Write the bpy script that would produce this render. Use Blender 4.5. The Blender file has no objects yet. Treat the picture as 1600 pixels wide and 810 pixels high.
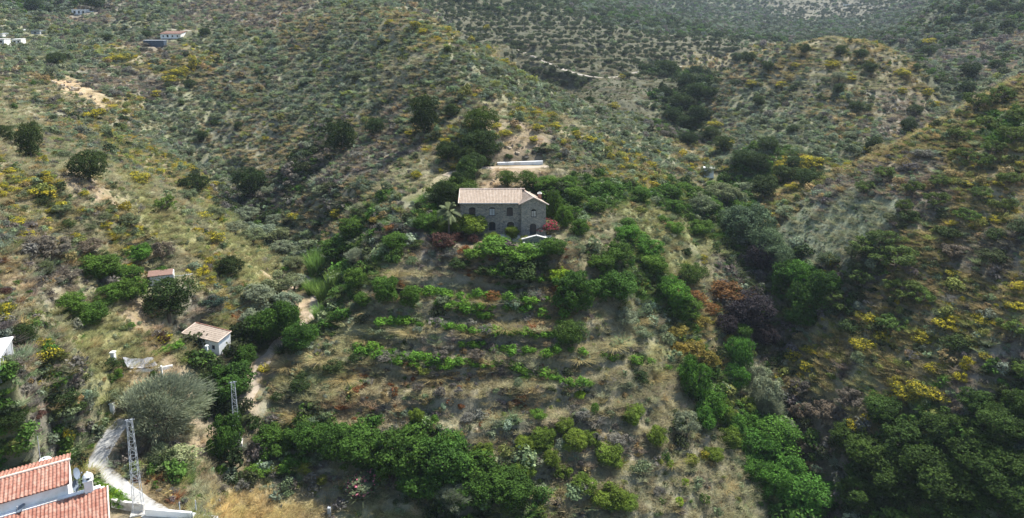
import bpy, math, random
import numpy as np
from mathutils import Vector, Matrix

# ------------------------------------------------------------------ scene, camera, light
S = bpy.context.scene
COL = S.collection
F_PX = 1081.0                     # focal length in pixels of the 1600 px wide photograph
PITCH = math.radians(10.0)       # the photograph is the lower part of a wider frame: its optical centre lies above its middle
CAMZ = 36.0; PCY = 210.0
cam = bpy.data.cameras.new('camera'); camo = bpy.data.objects.new('camera', cam); COL.objects.link(camo)
camo.location = (0, 0, CAMZ); camo.rotation_euler = (math.radians(90) - PITCH, 0, 0)
cam.sensor_width = 36; cam.lens = 36 * F_PX / 1600; cam.shift_y = (PCY - 405) / 1600; cam.clip_start = 0.5; cam.clip_end = 9000
S.camera = camo
SUN_AZ = math.radians(47.0)       # towards the sun, clockwise from +Y
SUN_EL = math.radians(57.0)
W = bpy.data.worlds.new('World'); S.world = W; W.use_nodes = True
nt = W.node_tree; bg = nt.nodes['Background']
sky = nt.nodes.new('ShaderNodeTexSky'); sky.sky_type = 'NISHITA'; sky.sun_disc = False
sky.sun_elevation = SUN_EL; sky.sun_rotation = SUN_AZ; sky.air_density = 1.2; sky.dust_density = 1.0
nt.links.new(sky.outputs[0], bg.inputs[0]); bg.inputs[1].default_value = 0.10
sl = bpy.data.lights.new('sun', 'SUN'); sl.energy = 4.5; sl.angle = math.radians(0.53); sl.color = (1, 0.965, 0.90)
so = bpy.data.objects.new('sun', sl); COL.objects.link(so)
sd = Vector((math.sin(SUN_AZ) * math.cos(SUN_EL), math.cos(SUN_AZ) * math.cos(SUN_EL), math.sin(SUN_EL)))
so.rotation_euler = sd.to_track_quat('Z', 'Y').to_euler(); so.location = (60, 60, 120)
S.view_settings.view_transform = 'Standard'; S.view_settings.look = 'None'
S.view_settings.exposure = 1.18; S.view_settings.gamma = 1.0; S.view_settings.use_curve_mapping = False
S.cycles.max_bounces = 5; S.cycles.diffuse_bounces = 2; S.cycles.volume_bounces = 0
S.cycles.transmission_bounces = 2; S.cycles.transparent_max_bounces = 4

rng = np.random.default_rng(7); random.seed(7)
SP, CP = math.sin(PITCH), math.cos(PITCH)

def ray(px, py):
    a = (px - 800) / F_PX; v = (PCY - py) / F_PX
    return a, CP + v * SP, -SP + v * CP
def P(px, py, d):
    a, b, c = ray(px, py)
    return a * d, b * d, CAMZ + c * d
def proj(x, y, z):
    zz = z - CAMZ; d = y * CP - zz * SP; v = (y * SP + zz * CP) / d
    return 800 + F_PX * x / d, PCY - F_PX * v, d

# ------------------------------------------------------------------ terrain
def vnoise(x, y, seed=0):
    xi = np.floor(x).astype(np.int64); yi = np.floor(y).astype(np.int64); fx = x - xi; fy = y - yi
    def h(a, b):
        n = (a * 374761393 + b * 668265263 + seed * 974634777) & 0xffffffff
        n = ((n ^ (n >> 13)) * 1274126177) & 0xffffffff
        return ((n ^ (n >> 16)) & 0xffff) / 65535.0
    u = fx * fx * (3 - 2 * fx); v = fy * fy * (3 - 2 * fy)
    return (h(xi, yi) * (1 - u) + h(xi + 1, yi) * u) * (1 - v) + (h(xi, yi + 1) * (1 - u) + h(xi + 1, yi + 1) * u) * v
def fbm(x, y, seed=0, o=4):
    s = 0; a = 0.5; t = 0
    for k in range(o):
        s = s + a * vnoise(x * 2**k + 17.3 * k, y * 2**k - 9.1 * k, seed + k); t += a; a *= 0.5
    return s / t - 0.5

CTRL = [  # photo x, photo y, distance along the view
 (0,800,72),(100,800,72),(200,800,71),(300,800,75),(450,800,78),(600,800,80),(800,800,80),(1000,800,83),(1150,800,87),(1270,800,90),(1400,800,84),(1600,800,78),
 (0,700,66),(110,690,67),(170,700,75),(250,700,79),(350,715,82),(450,700,86),(600,700,85),(800,700,86),(1000,700,89),(1100,700,92),(1240,700,98),(1400,700,90),(1600,700,83),
 (0,600,68),(100,600,73),(200,600,83),(300,600,88),(380,610,92),(480,600,91),(600,600,91),(800,600,92),(1000,600,95),(1100,600,101),(1220,600,106),(1350,600,97),(1500,600,91),(1600,600,88),
 (0,500,71),(100,500,83),(200,500,91),(320,545,93),(400,520,101),(480,490,105),(600,500,99),(800,500,98),(1000,500,104),(1100,500,111),(1230,500,115),(1330,500,106),(1450,500,100),(1600,500,93),
 (0,400,84),(100,400,93),(200,430,98),(300,400,110),(400,430,114),(500,430,120),(600,400,107),(800,400,107),(950,400,110),(1080,400,122),(1190,410,127),(1300,400,118),(1400,400,110),(1600,400,99),
 (0,300,98),(100,300,103),(200,350,107),(300,340,120),(430,360,139),(500,340,133),(600,300,125),(700,330,118),(900,320,125),(1000,310,134),(1130,310,148),(1300,345,125),(1400,300,122),(1500,300,116),(1600,300,111),
 (0,240,118),(60,260,112),(150,290,110),(370,300,160),(500,250,156),(700,270,135),(820,256,142),(950,250,152),(1080,240,180),(1200,270,158),(1290,240,166),(1400,235,143),(1500,190,140),(1600,130,146),
 (100,200,152),(0,150,168),(100,140,188),(200,180,190),(300,220,185),(450,200,186),(600,200,164),(700,200,151),(760,200,154),(900,190,172),(1000,210,185),(1075,185,215),(1180,180,212),(1280,200,185),(1400,190,182),(1480,175,195),
 (300,120,222),(200,100,228),(100,80,242),(0,60,262),(450,100,222),(600,100,194),(700,110,178),(820,120,195),(940,160,200),(1062,130,262),(1000,140,255),(930,122,258),
 (1180,105,240),(1280,72,234),(1350,78,230),(1440,108,222),(1280,140,208),(1400,140,205),(1490,145,212),
 (270,60,265),(130,20,332),(0,0,385),(300,0,335),(450,0,290),(600,0,248),(650,40,222),(735,75,204),
 (770,62,330),(850,100,300),(950,85,318),(1050,100,320),(1130,95,330),(700,10,400),(800,0,430),(900,40,370),(1000,58,370),(1100,68,365),(1180,76,350),
 (1250,58,520),(1330,58,500),(1000,10,620),(1100,30,640),(1200,40,620),(1300,35,640),(1400,40,560),(1000,0,760),(1200,0,860),(1350,0,800),
 (1400,60,340),(1500,60,300),(1550,100,250),(1600,100,228),(1600,0,330),(1500,0,400),
]
CW = []
for (px, py, d) in CTRL: CW.append(P(px, py, d))
# hidden ground behind crests, and the land around the frame
CW += [(-18,245,13),(22,262,7),(150,300,2),(100,330,4),(210,175,34),(260,400,75),(130,190,16),
       (-90,110,24),(-160,200,30),(-300,400,75),(-120,60,16),(-75,40,2),(-60,10,0),(0,10,-36),(0,30,-31),(40,30,-31),(60,10,-24),(90,40,-10),(130,80,8),(220,120,40),
       (-300,1500,300),(0,1500,230),(400,1500,210),(900,1500,280),(0,4000,330),(2500,4000,360),(-2500,4000,360),(9000,4000,360),(-9000,4000,360),(600,700,120),(-300,800,150),(0,900,95),(300,1000,100),
       (500,60,40),(-500,60,60)]
CW = np.array(CW)
def uw(x, y): return np.stack([2.2 * x / y, 1.25 * np.log(y)], -1)
_c = uw(CW[:, 0], CW[:, 1]); EPS = 0.06
def _phi(r2): return np.sqrt(r2 + EPS * EPS)
_D = ((_c[:, None] - _c[None]) ** 2).sum(-1); _n = len(CW)
_A = np.zeros((_n + 3, _n + 3)); _A[:_n, :_n] = _phi(_D) - 0.012 * np.eye(_n)
_A[:_n, _n] = 1; _A[:_n, _n+1:] = _c; _A[_n, :_n] = 1; _A[_n+1:, :_n] = _c.T
_w = np.linalg.solve(_A, np.concatenate([CW[:, 2], np.zeros(3)]))
def base_h(x, y):
    q = uw(x, y); sh = q.shape[:-1]; q = q.reshape(-1, 2); out = np.empty(len(q))
    for i in range(0, len(q), 40000):
        b = q[i:i+40000]; r = ((b[:, None] - _c[None]) ** 2).sum(-1)
        out[i:i+40000] = _phi(r) @ _w[:_n] + _w[_n] + b @ _w[_n+1:]
    return out.reshape(sh)
def sstep(a, b, t):
    t = np.clip((t - a) / (b - a), 0, 1); return t * t * (3 - 2 * t)

US = np.concatenate([-np.geomspace(3.2, 1.12, 24), np.linspace(-1.1, 1.1, 900), np.geomspace(1.12, 3.2, 24)])
YS = np.concatenate([np.geomspace(7, 42, 40, endpoint=False), np.geomspace(42, 480, 640, endpoint=False), np.geomspace(480, 1750, 130)])
GX = US[None, :] * YS[:, None]; GY = np.repeat(YS[:, None], len(US), 1)
GZ = base_h(GX, GY)
near = 1 - sstep(300, 700, GY)
GZ += fbm(GX / 34, GY / 34, 3, 5) * (1.0 + 5.0 * sstep(170, 420, GY)) + fbm(GX / 5.5, GY / 5.5, 9, 3) * 0.75
GZ += np.abs(fbm(GX / 120, GY / 120, 21, 4)) * 34 * sstep(330, 900, GY) * -1 + fbm(GX / 400, GY / 400, 31, 4) * 50 * sstep(700, 2500, GY)
# erosion rills running down the hillsides
rill = np.abs(fbm(GX / 13 + GY / 60, GY / 42, 40, 3)); GZ -= (0.09 - np.clip(rill, 0, 0.09)) * 11 * sstep(130, 170, GY)
# terraces cut into the spur below the house and on the olive hill
def terr(z, h, k=3.4):
    f = z / h; i = np.floor(f); t = f - i; t = np.where(t < .5, 0.5 * (2*t)**k, 1 - 0.5 * (2*(1-t))**k); return (i + t) * h
m = np.exp(-((GX + 3) / 24.0) ** 4) * sstep(66, 72, GY) * (1 - sstep(98, 102, GY)); TMASK = m.copy()
GZ = GZ + (terr(GZ + .5 * fbm(GX / 9, GY / 9, 50, 2), 2.5) - GZ) * 0.95 * m
m = sstep(262, 290, GY) * (1 - sstep(430, 480, GY)) * np.exp(-((GX / GY - 0.06) / 0.24) ** 4)
GZ = GZ + (terr(GZ, 2.6) - GZ) * 0.9 * m
def gsample(x, y, G=None):
    G = GZ if G is None else G
    x = np.asarray(x, float); y = np.asarray(y, float)
    u = x / y; i = np.clip(np.searchsorted(YS, y) - 1, 0, len(YS) - 2); j = np.clip(np.searchsorted(US, u) - 1, 0, len(US) - 2)
    a = np.clip((y - YS[i]) / (YS[i+1] - YS[i]), 0, 1); b = np.clip((u - US[j]) / (US[j+1] - US[j]), 0, 1)
    return (G[i, j] * (1-b) + G[i, j+1] * b) * (1-a) + (G[i+1, j] * (1-b) + G[i+1, j+1] * b) * a
def hit(px, py, dmin=46):
    a, b, c = ray(px, py); t = np.geomspace(dmin, 1800, 2600)
    z = CAMZ + c * t; h = gsample(a * t, b * t); k = np.argmax(z < h)
    if k == 0: k = len(t) - 1 if z[0] > h[0] else 0
    t0 = t[k]; 
    if k > 0:
        e0 = z[k-1] - h[k-1]; e1 = z[k] - h[k]; t0 = t[k-1] + (t[k] - t[k-1]) * e0 / max(e0 - e1, 1e-6)
    x, y = a * t0, b * t0
    return x, y, float(gsample(x, y)), t0
def flatten(cx, cy, hx, hy, rot, z, fall):
    global GZ
    c, s = math.cos(rot), math.sin(rot); dx = GX - cx; dy = GY - cy
    lx = np.abs(dx * c + dy * s) - hx; ly = np.abs(-dx * s + dy * c) - hy
    d = np.hypot(np.maximum(lx, 0), np.maximum(ly, 0)); w = 1 - sstep(0, fall, d)
    GZ = GZ * (1 - w) + z * w
HOUSE = (-1.7, 106.2, 0.0)
def furrow(pts, w, dep):
    """deepen (dep > 0) or raise a line across the land"""
    global GZ
    p = np.array([hit(*q)[:2] for q in pts]); best = np.full(GX.shape, 1e9)
    lo, hi = p.min(0) - 4*w, p.max(0) + 4*w; m = (GX > lo[0]) & (GX < hi[0]) & (GY > lo[1]) & (GY < hi[1]); x, y = GX[m], GY[m]; b = np.full(len(x), 1e9)
    for i in range(len(p) - 1):
        a, c = p[i], p[i+1]; ab = c - a; t = np.clip(((x-a[0])*ab[0] + (y-a[1])*ab[1]) / ((ab**2).sum() + 1e-9), 0, 1); b = np.minimum(b, np.hypot(x-a[0]-t*ab[0], y-a[1]-t*ab[1]))
    b = b + fbm(x / 9, y / 9, 61, 3) * w * .9; GZ[m] -= dep * np.exp(-np.abs(b / w) ** 1.4)
for a_, w_, d_ in [([(300,120),(335,200),(365,285),(430,365),(500,425)], 9, 3.6), ([(585,185),(500,255),(430,325)], 5, 2.4), ([(640,225),(570,290),(500,350)], 5, 2.6), ([(520,150),(440,215),(390,285)], 5, 2.4), ([(470,70),(420,140),(350,215)], 6, 2.6),
    ([(1062,130),(1080,220),(1140,310),(1195,405),(1238,500),(1222,600),(1250,700),(1285,790)], 8, 2.2), ([(1490,150),(1400,215),(1300,252),(1180,282)], 9, 4), ([(745,80),(850,112),(940,152),(1055,185)], 9, 4), ([(225,120),(262,205),(310,250)], 6, 2.5),
    ([(1560,170),(1480,250),(1420,310)], 6, 2.2), ([(1590,300),(1500,390),(1400,470),(1300,520)], 6, 2.4), ([(1600,430),(1500,520),(1380,600)], 6, 2.0), ([(800,225),(745,165),(695,110),(655,50)], 14, -5.5), ([(1190,112),(1280,84),(1360,92)], 15, -4.5), ([(1590,150),(1500,200),(1410,245)], 9, -2.5), ([(700,130),(820,180),(930,240)], 4, 1.4), ([(100,330),(200,385),(300,440)], 5, 1.6)]: furrow(a_, w_, d_)
_f = np.array([hit(*q)[:3] for q in [(1250,385),(1385,345),(1290,325),(1300,392),(1340,330)]]); _pl = np.linalg.lstsq(np.c_[_f[:, :2], np.ones(5)], _f[:, 2], rcond=None)[0]; _fc = _f.mean(0)
_w = 1 - sstep(7, 13, np.hypot(GX - _fc[0], (GY - _fc[1]) * .8)); GZ = GZ * (1 - _w) + _w * (_pl[0] * GX + _pl[1] * GY + _pl[2] + fbm(GX / 3, GY / 3, 90, 3) * .35)
flatten(-1.2, 109.8, 9.0, 7.4, 0, 0.0, 5)
flatten(-48.5, 54.0, 17, 8.0, math.radians(31), -12.5, 6)
_b1 = P(18, 527, 70); _k = (CAMZ - _b1[2]) / -ray(0, 554)[2]; BLK = (_b1, P(0, 554, _k)); _m = (np.array(BLK[1]) - np.array(BLK[0])); _m /= np.linalg.norm(_m)
flatten(_b1[0] + _m[0]*1.8 + _m[1]*2, _b1[1] + _m[1]*1.8 - _m[0]*2, 2.2, 2.6, math.atan2(_m[1], _m[0]), _b1[2] - 2.25, 2.2)
def path_pts(pts, n=60):
    p = np.array([hit(*q)[:3] for q in pts]); t = np.arange(len(p)); tt = np.linspace(0, len(p) - 1, n)
    # Catmull-Rom
    out = []
    for v in tt:
        i = min(int(v), len(p) - 2); f = v - i; a = p[max(i-1, 0)]; b = p[i]; c = p[i+1]; d = p[min(i+2, len(p)-1)]
        out.append(0.5 * ((2*b) + (c-a)*f + (2*a-5*b+4*c-d)*f*f + (3*b-a-3*c+d)*f**3))
    return np.array(out)
def carve(pts, hw, fall, dz=0.0):
    """level the ground across a track"""
    global GZ
    lo = pts.min(0) - hw - fall - 2; hi = pts.max(0) + hw + fall + 2
    m = (GX > lo[0]) & (GX < hi[0]) & (GY > lo[1]) & (GY < hi[1]); x = GX[m]; y = GY[m]; best = np.full(len(x), 1e9); bz = np.zeros(len(x))
    for i in range(len(pts) - 1):
        a = pts[i]; b = pts[i+1]; ab = b[:2] - a[:2]; L = (ab ** 2).sum() + 1e-9
        t = np.clip(((x - a[0]) * ab[0] + (y - a[1]) * ab[1]) / L, 0, 1); d = np.hypot(x - a[0] - t * ab[0], y - a[1] - t * ab[1])
        k = d < best; best[k] = d[k]; bz[k] = (a[2] + t * (b[2] - a[2]))[k]
    w = 1 - sstep(hw, hw + fall, best); GZ[m] = GZ[m] * (1 - w) + (bz + dz) * w
def smooth_z(p, k=7):
    z = np.pad(p[:, 2], k, mode='edge'); q = p.copy(); q[:, 2] = np.convolve(z, np.ones(2*k+1) / (2*k+1), 'valid'); return q
TRACKS = {}
for nm, pts, hw, fall in [
    ('road', [(196,655),(178,672),(167,690),(156,712),(152,730),(172,752),(205,778),(240,800),(275,826)], 1.0, 2.0),
    ('valley_path', [(440,428),(470,438),(488,455),(492,478),(474,500),(440,530),(412,565),(396,600),(382,640)], 1.0, 2),
    ('far_road', [(735,66),(790,74),(850,96),(905,127),(960,120),(1010,108),(1075,104)], 2.0, 4),
    ('house_track', [(640,320),(668,296),(700,272),(740,262),(775,262),(860,262)], 1.1, 2.5),
    ('upper_track', [(0,42),(60,36),(130,38),(230,43),(330,52)], 2.0, 3),
    ]:
    p = smooth_z(path_pts(pts), 14); TRACKS[nm] = (p, hw); carve(p, hw + .8, fall)
# stream bed below the grey willow
_h = hit(343, 556); _c, _s = math.cos(math.radians(-24)), math.sin(math.radians(-24)); HUT = _h
flatten(_h[0] - 3.2*_c - 1.0*_s, _h[1] - 3.2*_s + 1.0*_c, 4.0, 2.4, math.radians(-24), _h[2], 2.5)
_h = hit(235, 448); _c, _s = math.cos(math.radians(24)), math.sin(math.radians(24)); SHED = _h
flatten(_h[0] + 1.6*_c - 1.1*_s, _h[1] + 1.6*_s + 1.1*_c, 2.2, 1.8, math.radians(24), _h[2], 2)

# ------------------------------------------------------------------ mesh helpers
def new_mesh(name, V, F, mat=None, smooth=False, attrs=None):
    me = bpy.data.meshes.new(name); V = np.asarray(V, np.float32)
    if isinstance(F, np.ndarray):
        k = F.shape[1]; me.vertices.add(len(V)); me.vertices.foreach_set('co', V.ravel())
        me.loops.add(F.size); me.loops.foreach_set('vertex_index', F.ravel().astype(np.int32))
        me.polygons.add(len(F)); me.polygons.foreach_set('loop_start', np.arange(len(F), dtype=np.int32) * k)
        me.update(calc_edges=True)
    else:
        me.from_pydata([tuple(map(float, v)) for v in V], [], F); me.update()
    if mat: me.materials.append(mat)
    if smooth: me.polygons.foreach_set('use_smooth', [True] * len(me.polygons))
    for k, (dom, typ, arr) in (attrs or {}).items():
        a = me.attributes.new(k, typ, dom)
        a.data.foreach_set('color' if typ == 'FLOAT_COLOR' else ('vector' if typ == 'FLOAT_VECTOR' else 'value'), np.asarray(arr, np.float32 if typ != 'INT' else np.int32).ravel())
    return me
def link(name, me, parent=None, loc=None, rot=None):
    o = bpy.data.objects.new(name, me); COL.objects.link(o)
    if parent is not None: o.parent = parent
    if loc is not None: o.location = loc
    if rot is not None: o.rotation_euler = rot
    return o
def tag(o, label, cat, group=None):
    o['label'] = label; o['category'] = cat
    if group: o['group'] = group
    return o
def thing(name, loc, rz=0, label='', cat='', group=None):
    o = bpy.data.objects.new(name, None); COL.objects.link(o); o.location = loc; o.rotation_euler = (0, 0, rz)
    o.empty_display_size = 0.3
    return tag(o, label, cat, group)
class MB:
    def __init__(s): s.V = []; s.F = []
    def add(s, V, F):
        n = len(s.V); s.V += [tuple(v) for v in V]; s.F += [tuple(n + i for i in f) for f in F]
    def box(s, x0, x1, y0, y1, z0, z1):
        s.add([(x0,y0,z0),(x1,y0,z0),(x1,y1,z0),(x0,y1,z0),(x0,y0,z1),(x1,y0,z1),(x1,y1,z1),(x0,y1,z1)],
              [(0,3,2,1),(4,5,6,7),(0,1,5,4),(1,2,6,5),(2,3,7,6),(3,0,4,7)]); return s
    def hexa(s, b, t):   # four bottom points, four top points
        s.add(list(b) + list(t), [(0,3,2,1),(4,5,6,7),(0,1,5,4),(1,2,6,5),(2,3,7,6),(3,0,4,7)]); return s
    def tube(s, pts, rad, n=6):
        pts = [Vector(p) for p in pts]; m = len(pts); V = []
        for i, p in enumerate(pts):
            d = (pts[min(i+1, m-1)] - pts[max(i-1, 0)]).normalized(); a = d.orthogonal().normalized() if abs(d.z) > .98 else d.cross(Vector((0,0,1))).normalized(); b = d.cross(a)
            r = rad[i] if hasattr(rad, '__len__') else rad
            V += [p + (a * math.cos(2*math.pi*k/n) + b * math.sin(2*math.pi*k/n)) * r for k in range(n)]
        F = [(i*n+k, i*n+(k+1) % n, (i+1)*n+(k+1) % n, (i+1)*n+k) for i in range(m-1) for k in range(n)]
        F += [tuple(range(n))[::-1], tuple(range((m-1)*n, m*n))]
        s.add(V, F); return s
    def bar(s, a, b, r): return s.tube([a, b], r, 4)
    def build(s, name, mat, parent=None, **k): return link(name, new_mesh(name, s.V, s.F, mat), parent, **k)
import bmesh
def wall_mesh(name, mat, outline, holes, thick, frame, parent=None):
    """flat wall with openings cut right through; frame = (origin, u, n): local (s, t) -> origin + s*u + t*z, outer face along n"""
    O, U, N = map(Vector, frame); bm = bmesh.new(); edges = []
    for loop in [outline] + holes:
        vs = [bm.verts.new(O + U * a + Vector((0, 0, b))) for a, b in loop]
        edges += [bm.edges.new((vs[i], vs[(i+1) % len(vs)])) for i in range(len(vs))]
    bmesh.ops.triangle_fill(bm, use_beauty=True, edges=edges)
    r = bmesh.ops.extrude_face_region(bm, geom=bm.faces[:])
    for e in r['geom']:
        if isinstance(e, bmesh.types.BMVert): e.co -= N * thick
    bmesh.ops.recalc_face_normals(bm, faces=bm.faces[:])
    me = bpy.data.meshes.new(name); bm.to_mesh(me); bm.free(); me.materials.append(mat)
    return link(name, me, parent)
def arch(x0, x1, z0, z1, rise=.22, n=7):
    pts = [(x0, z0), (x1, z0), (x1, z1 - rise)]
    for k in range(1, n): a = math.pi * k / n; pts.append(((x0+x1)/2 + (x1-x0)/2 * math.cos(a), z1 - rise + rise * math.sin(a)))
    return pts + [(x0, z1 - rise)]

# ------------------------------------------------------------------ materials
def mat(name, col=(.5,.5,.5), rough=.8, spec=.3):
    m = bpy.data.materials.new(name); m.use_nodes = True; b = m.node_tree.nodes['Principled BSDF']
    b.inputs['Base Color'].default_value = (*col, 1); b.inputs['Roughness'].default_value = rough; b.inputs['Specular IOR Level'].default_value = spec
    return m
class NT:
    def __init__(s, m): s.t = m.node_tree; s.b = s.t.nodes.get('Principled BSDF')
    def n(s, typ, ins=None, **p):
        x = s.t.nodes.new(typ)
        for k, v in p.items(): setattr(x, k, v)
        for k, v in (ins or {}).items(): s.set(x.inputs[k], v)
        return x
    def set(s, sock, v):
        if isinstance(v, bpy.types.NodeSocket): s.t.links.new(v, sock)
        else: sock.default_value = v
    def coord(s, k='Object'): return s.n('ShaderNodeTexCoord').outputs[k]
    def noise(s, vec, sc, det=4, rough=.6): return s.n('ShaderNodeTexNoise', {'Vector': vec, 'Scale': sc, 'Detail': det, 'Roughness': rough}).outputs['Fac']
    def mix(s, f, a, b, mode='MIX'):
        x = s.n('ShaderNodeMix', data_type='RGBA', blend_type=mode); s.set(x.inputs[0], f)
        s.set(x.inputs[6], (*a, 1) if isinstance(a, tuple) and len(a) == 3 else a); s.set(x.inputs[7], (*b, 1) if isinstance(b, tuple) and len(b) == 3 else b)
        return x.outputs[2]
    def ramp(s, f, stops, inter='LINEAR'):
        x = s.n('ShaderNodeValToRGB', {'Fac': f}); cr = x.color_ramp; cr.interpolation = inter
        while len(cr.elements) < len(stops): cr.elements.new(.5)
        for e, (p, c) in zip(cr.elements, stops): e.position = p; e.color = (*c, 1) if len(c) == 3 else c
        return x.outputs[0]
    def math(s, op, a, b=0.0): x = s.n('ShaderNodeMath', operation=op); s.set(x.inputs[0], a); s.set(x.inputs[1], b); return x.outputs[0]
    def bump(s, h, strength=.5, dist=.05): s.set(s.b.inputs['Normal'], s.n('ShaderNodeBump', {'Height': h, 'Strength': strength, 'Distance': dist}).outputs[0])

def m_noisy(name, a, b, sc=3, rough=.85, bump=.3, c=None):
    m = mat(name, a, rough); t = NT(m); v = t.coord(); f = t.noise(v, sc, 6, .65)
    col = t.ramp(f, [(.3, a), (.7, b)])
    if c: col = t.mix(t.ramp(t.noise(v, sc * .33, 4), [(.52, (0,0,0)), (.66, (1,1,1))]), col, c)
    t.set(t.b.inputs['Base Color'], col)
    if bump: t.bump(t.noise(v, sc * 4, 4), bump, .03)
    return m
def m_stone(name, sc=2.4, cols=((.07,.07,.062),(.15,.14,.115),(.23,.2,.155),(.1,.105,.1)), mortar=(.2,.185,.15)):
    m = mat(name, rough=.9); t = NT(m); v = t.coord(); w = t.n('ShaderNodeMapping', {'Vector': v, 'Scale': (1, 1, 1.7)}).outputs[0]
    wv = t.mix(.12, w, t.n('ShaderNodeTexNoise', {'Vector': w, 'Scale': 3.0}).outputs['Color'], 'ADD')
    vc = t.n('ShaderNodeTexVoronoi', {'Vector': wv, 'Scale': sc}); ve = t.n('ShaderNodeTexVoronoi', {'Vector': wv, 'Scale': sc}, feature='DISTANCE_TO_EDGE')
    g = t.n('ShaderNodeSeparateColor', {'Color': vc.outputs['Color']}).outputs[0]
    c = t.ramp(g, [(0, cols[0]), (.35, cols[1]), (.65, cols[3]), (.95, cols[2])]); c = t.mix(t.math('MULTIPLY', t.noise(v, 14), .5), c, (.05, .05, .045))
    e = t.ramp(ve.outputs['Distance'], [(.02, (0,0,0)), (.07, (1,1,1))]); t.set(t.b.inputs['Base Color'], t.mix(e, mortar, c))
    t.bump(t.math('ADD', e, t.noise(v, 20)), .8, .05); return m
def m_foliage(name, source, flower=(.50, .42, .03), transl=.34):
    m = bpy.data.materials.new(name); m.use_nodes = True; t = NT(m)
    if source == 'OBJ': tint = t.n('ShaderNodeObjectInfo').outputs['Color']
    elif source == 'INST': tint = t.n('ShaderNodeAttribute', attribute_name='tint', attribute_type='INSTANCER').outputs['Color']
    else: tint = t.n('ShaderNodeRGB').outputs[0]; tint.default_value = (*source, 1)
    lv = t.n('ShaderNodeAttribute', attribute_name='lv').outputs['Fac']; fl = t.n('ShaderNodeAttribute', attribute_name='fl').outputs['Fac']
    k = t.n('ShaderNodeMapRange', {0: lv, 1: 0.0, 2: 1.0, 3: .5, 4: 1.5}).outputs[0]
    c = t.n('ShaderNodeVectorMath', operation='SCALE'); t.set(c.inputs[0], tint); t.set(c.inputs['Scale'], k); c = c.outputs[0]
    c = t.mix(t.math('MULTIPLY', lv, .25), c, t.mix(1.0, c, (1.5, 1.25, .6), 'MULTIPLY'))
    c = t.mix(fl, c, flower)
    t.set(t.b.inputs['Base Color'], c); t.b.inputs['Roughness'].default_value = .75; t.b.inputs['Specular IOR Level'].default_value = .08
    tr = t.n('ShaderNodeBsdfTranslucent', {'Color': c}); mx = t.n('ShaderNodeMixShader', {0: transl, 1: t.b.outputs[0], 2: tr.outputs[0]})
    t.set(t.t.nodes['Material Output'].inputs[0], mx.outputs[0]); return m
M = dict(
    leaf=m_foliage('foliage', 'OBJ'), pink=m_foliage('oleander_foliage', 'OBJ', (.62, .2, .26)), red=m_foliage('bougainvillea_foliage', 'OBJ', (.36, .03, .075)),
    scrub=m_foliage('scrub_foliage', 'INST'), bark=m_noisy('bark', (.07,.055,.04), (.16,.13,.10), 6), palebark=m_noisy('pale_bark', (.17,.15,.13), (.3,.27,.23), 6),
    stone=m_stone('stone_masonry', 2.4, ((.12,.12,.11),(.25,.235,.2),(.36,.32,.25),(.18,.185,.175)), (.34,.31,.26)), stone2=m_stone('pale_stone_masonry', 3.2, ((.17,.17,.15),(.33,.31,.27),(.45,.41,.33),(.24,.25,.23)), (.4,.37,.31)),
    white=m_noisy('whitewash', (.74,.75,.76), (.82,.82,.80), 1.2, .8, .15, (.6,.58,.53)), white_old=m_noisy('weathered_whitewash', (.62,.62,.6), (.78,.77,.74), 1.6, .85, .3, (.4,.36,.3)),
    concrete=m_noisy('concrete', (.42,.41,.38), (.58,.56,.52), 2.2, .9, .3, (.3,.28,.25)), block=m_noisy('grey_block', (.27,.29,.31), (.38,.39,.4), 2.5, .9, .3),
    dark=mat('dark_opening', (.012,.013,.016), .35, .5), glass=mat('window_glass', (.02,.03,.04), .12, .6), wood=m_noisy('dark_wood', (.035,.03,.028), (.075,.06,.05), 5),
    metal=m_noisy('galvanised_steel', (.3,.32,.34), (.42,.44,.46), 4, .5, .1), dish=mat('dish_grey', (.15,.18,.22), .45, .4), rust=m_noisy('rusty_metal', (.13,.08,.06), (.22,.13,.10), 4),
    cloth=m_noisy('grey_tarpaulin', (.22,.22,.225), (.32,.32,.33), 1.5, .7, .4), rock=m_noisy('rock', (.2,.17,.13), (.42,.34,.24), 1.2, .95, .8), redpaint=mat('red_paint', (.35,.03,.03), .6),
    tank=mat('blue_grey_sheet', (.05,.075,.11), .5, .4))
m = mat('garden_pool_water', (.03,.075,.03), .08, .5); M['poolwater'] = m
def m_tiles(name, a, b, c, rough=.85):
    m = mat(name, rough=rough); t = NT(m); v = t.coord(); f = t.noise(v, 2.6, 5, .7)
    br = t.n('ShaderNodeTexVoronoi', {'Vector': t.n('ShaderNodeMapping', {'Vector': v, 'Scale': (4, 2.2, 1)}).outputs[0], 'Scale': 1.0}).outputs['Color']
    g = t.n('ShaderNodeSeparateColor', {'Color': br}).outputs[0]
    col = t.mix(.5, t.ramp(g, [(0, a), (.5, b), (1, c)]), t.ramp(f, [(.3, a), (.7, c)])); t.set(t.b.inputs['Base Color'], col); t.bump(f, .3, .02); return m
M['tile_pink'] = m_tiles('weathered_pink_tile', (.26,.195,.142), (.335,.262,.2), (.43,.355,.285)); M['tile_red'] = m_tiles('red_barrel_tile', (.21,.07,.045), (.28,.12,.08), (.40,.25,.19))
M['tile_brown'] = m_tiles('dusty_brown_tile', (.22,.175,.135), (.29,.235,.185), (.36,.295,.235))
M['pale_tile'] = m_tiles('pale_ridge_tile', (.50,.36,.28), (.6,.46,.38), (.66,.56,.48))

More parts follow.
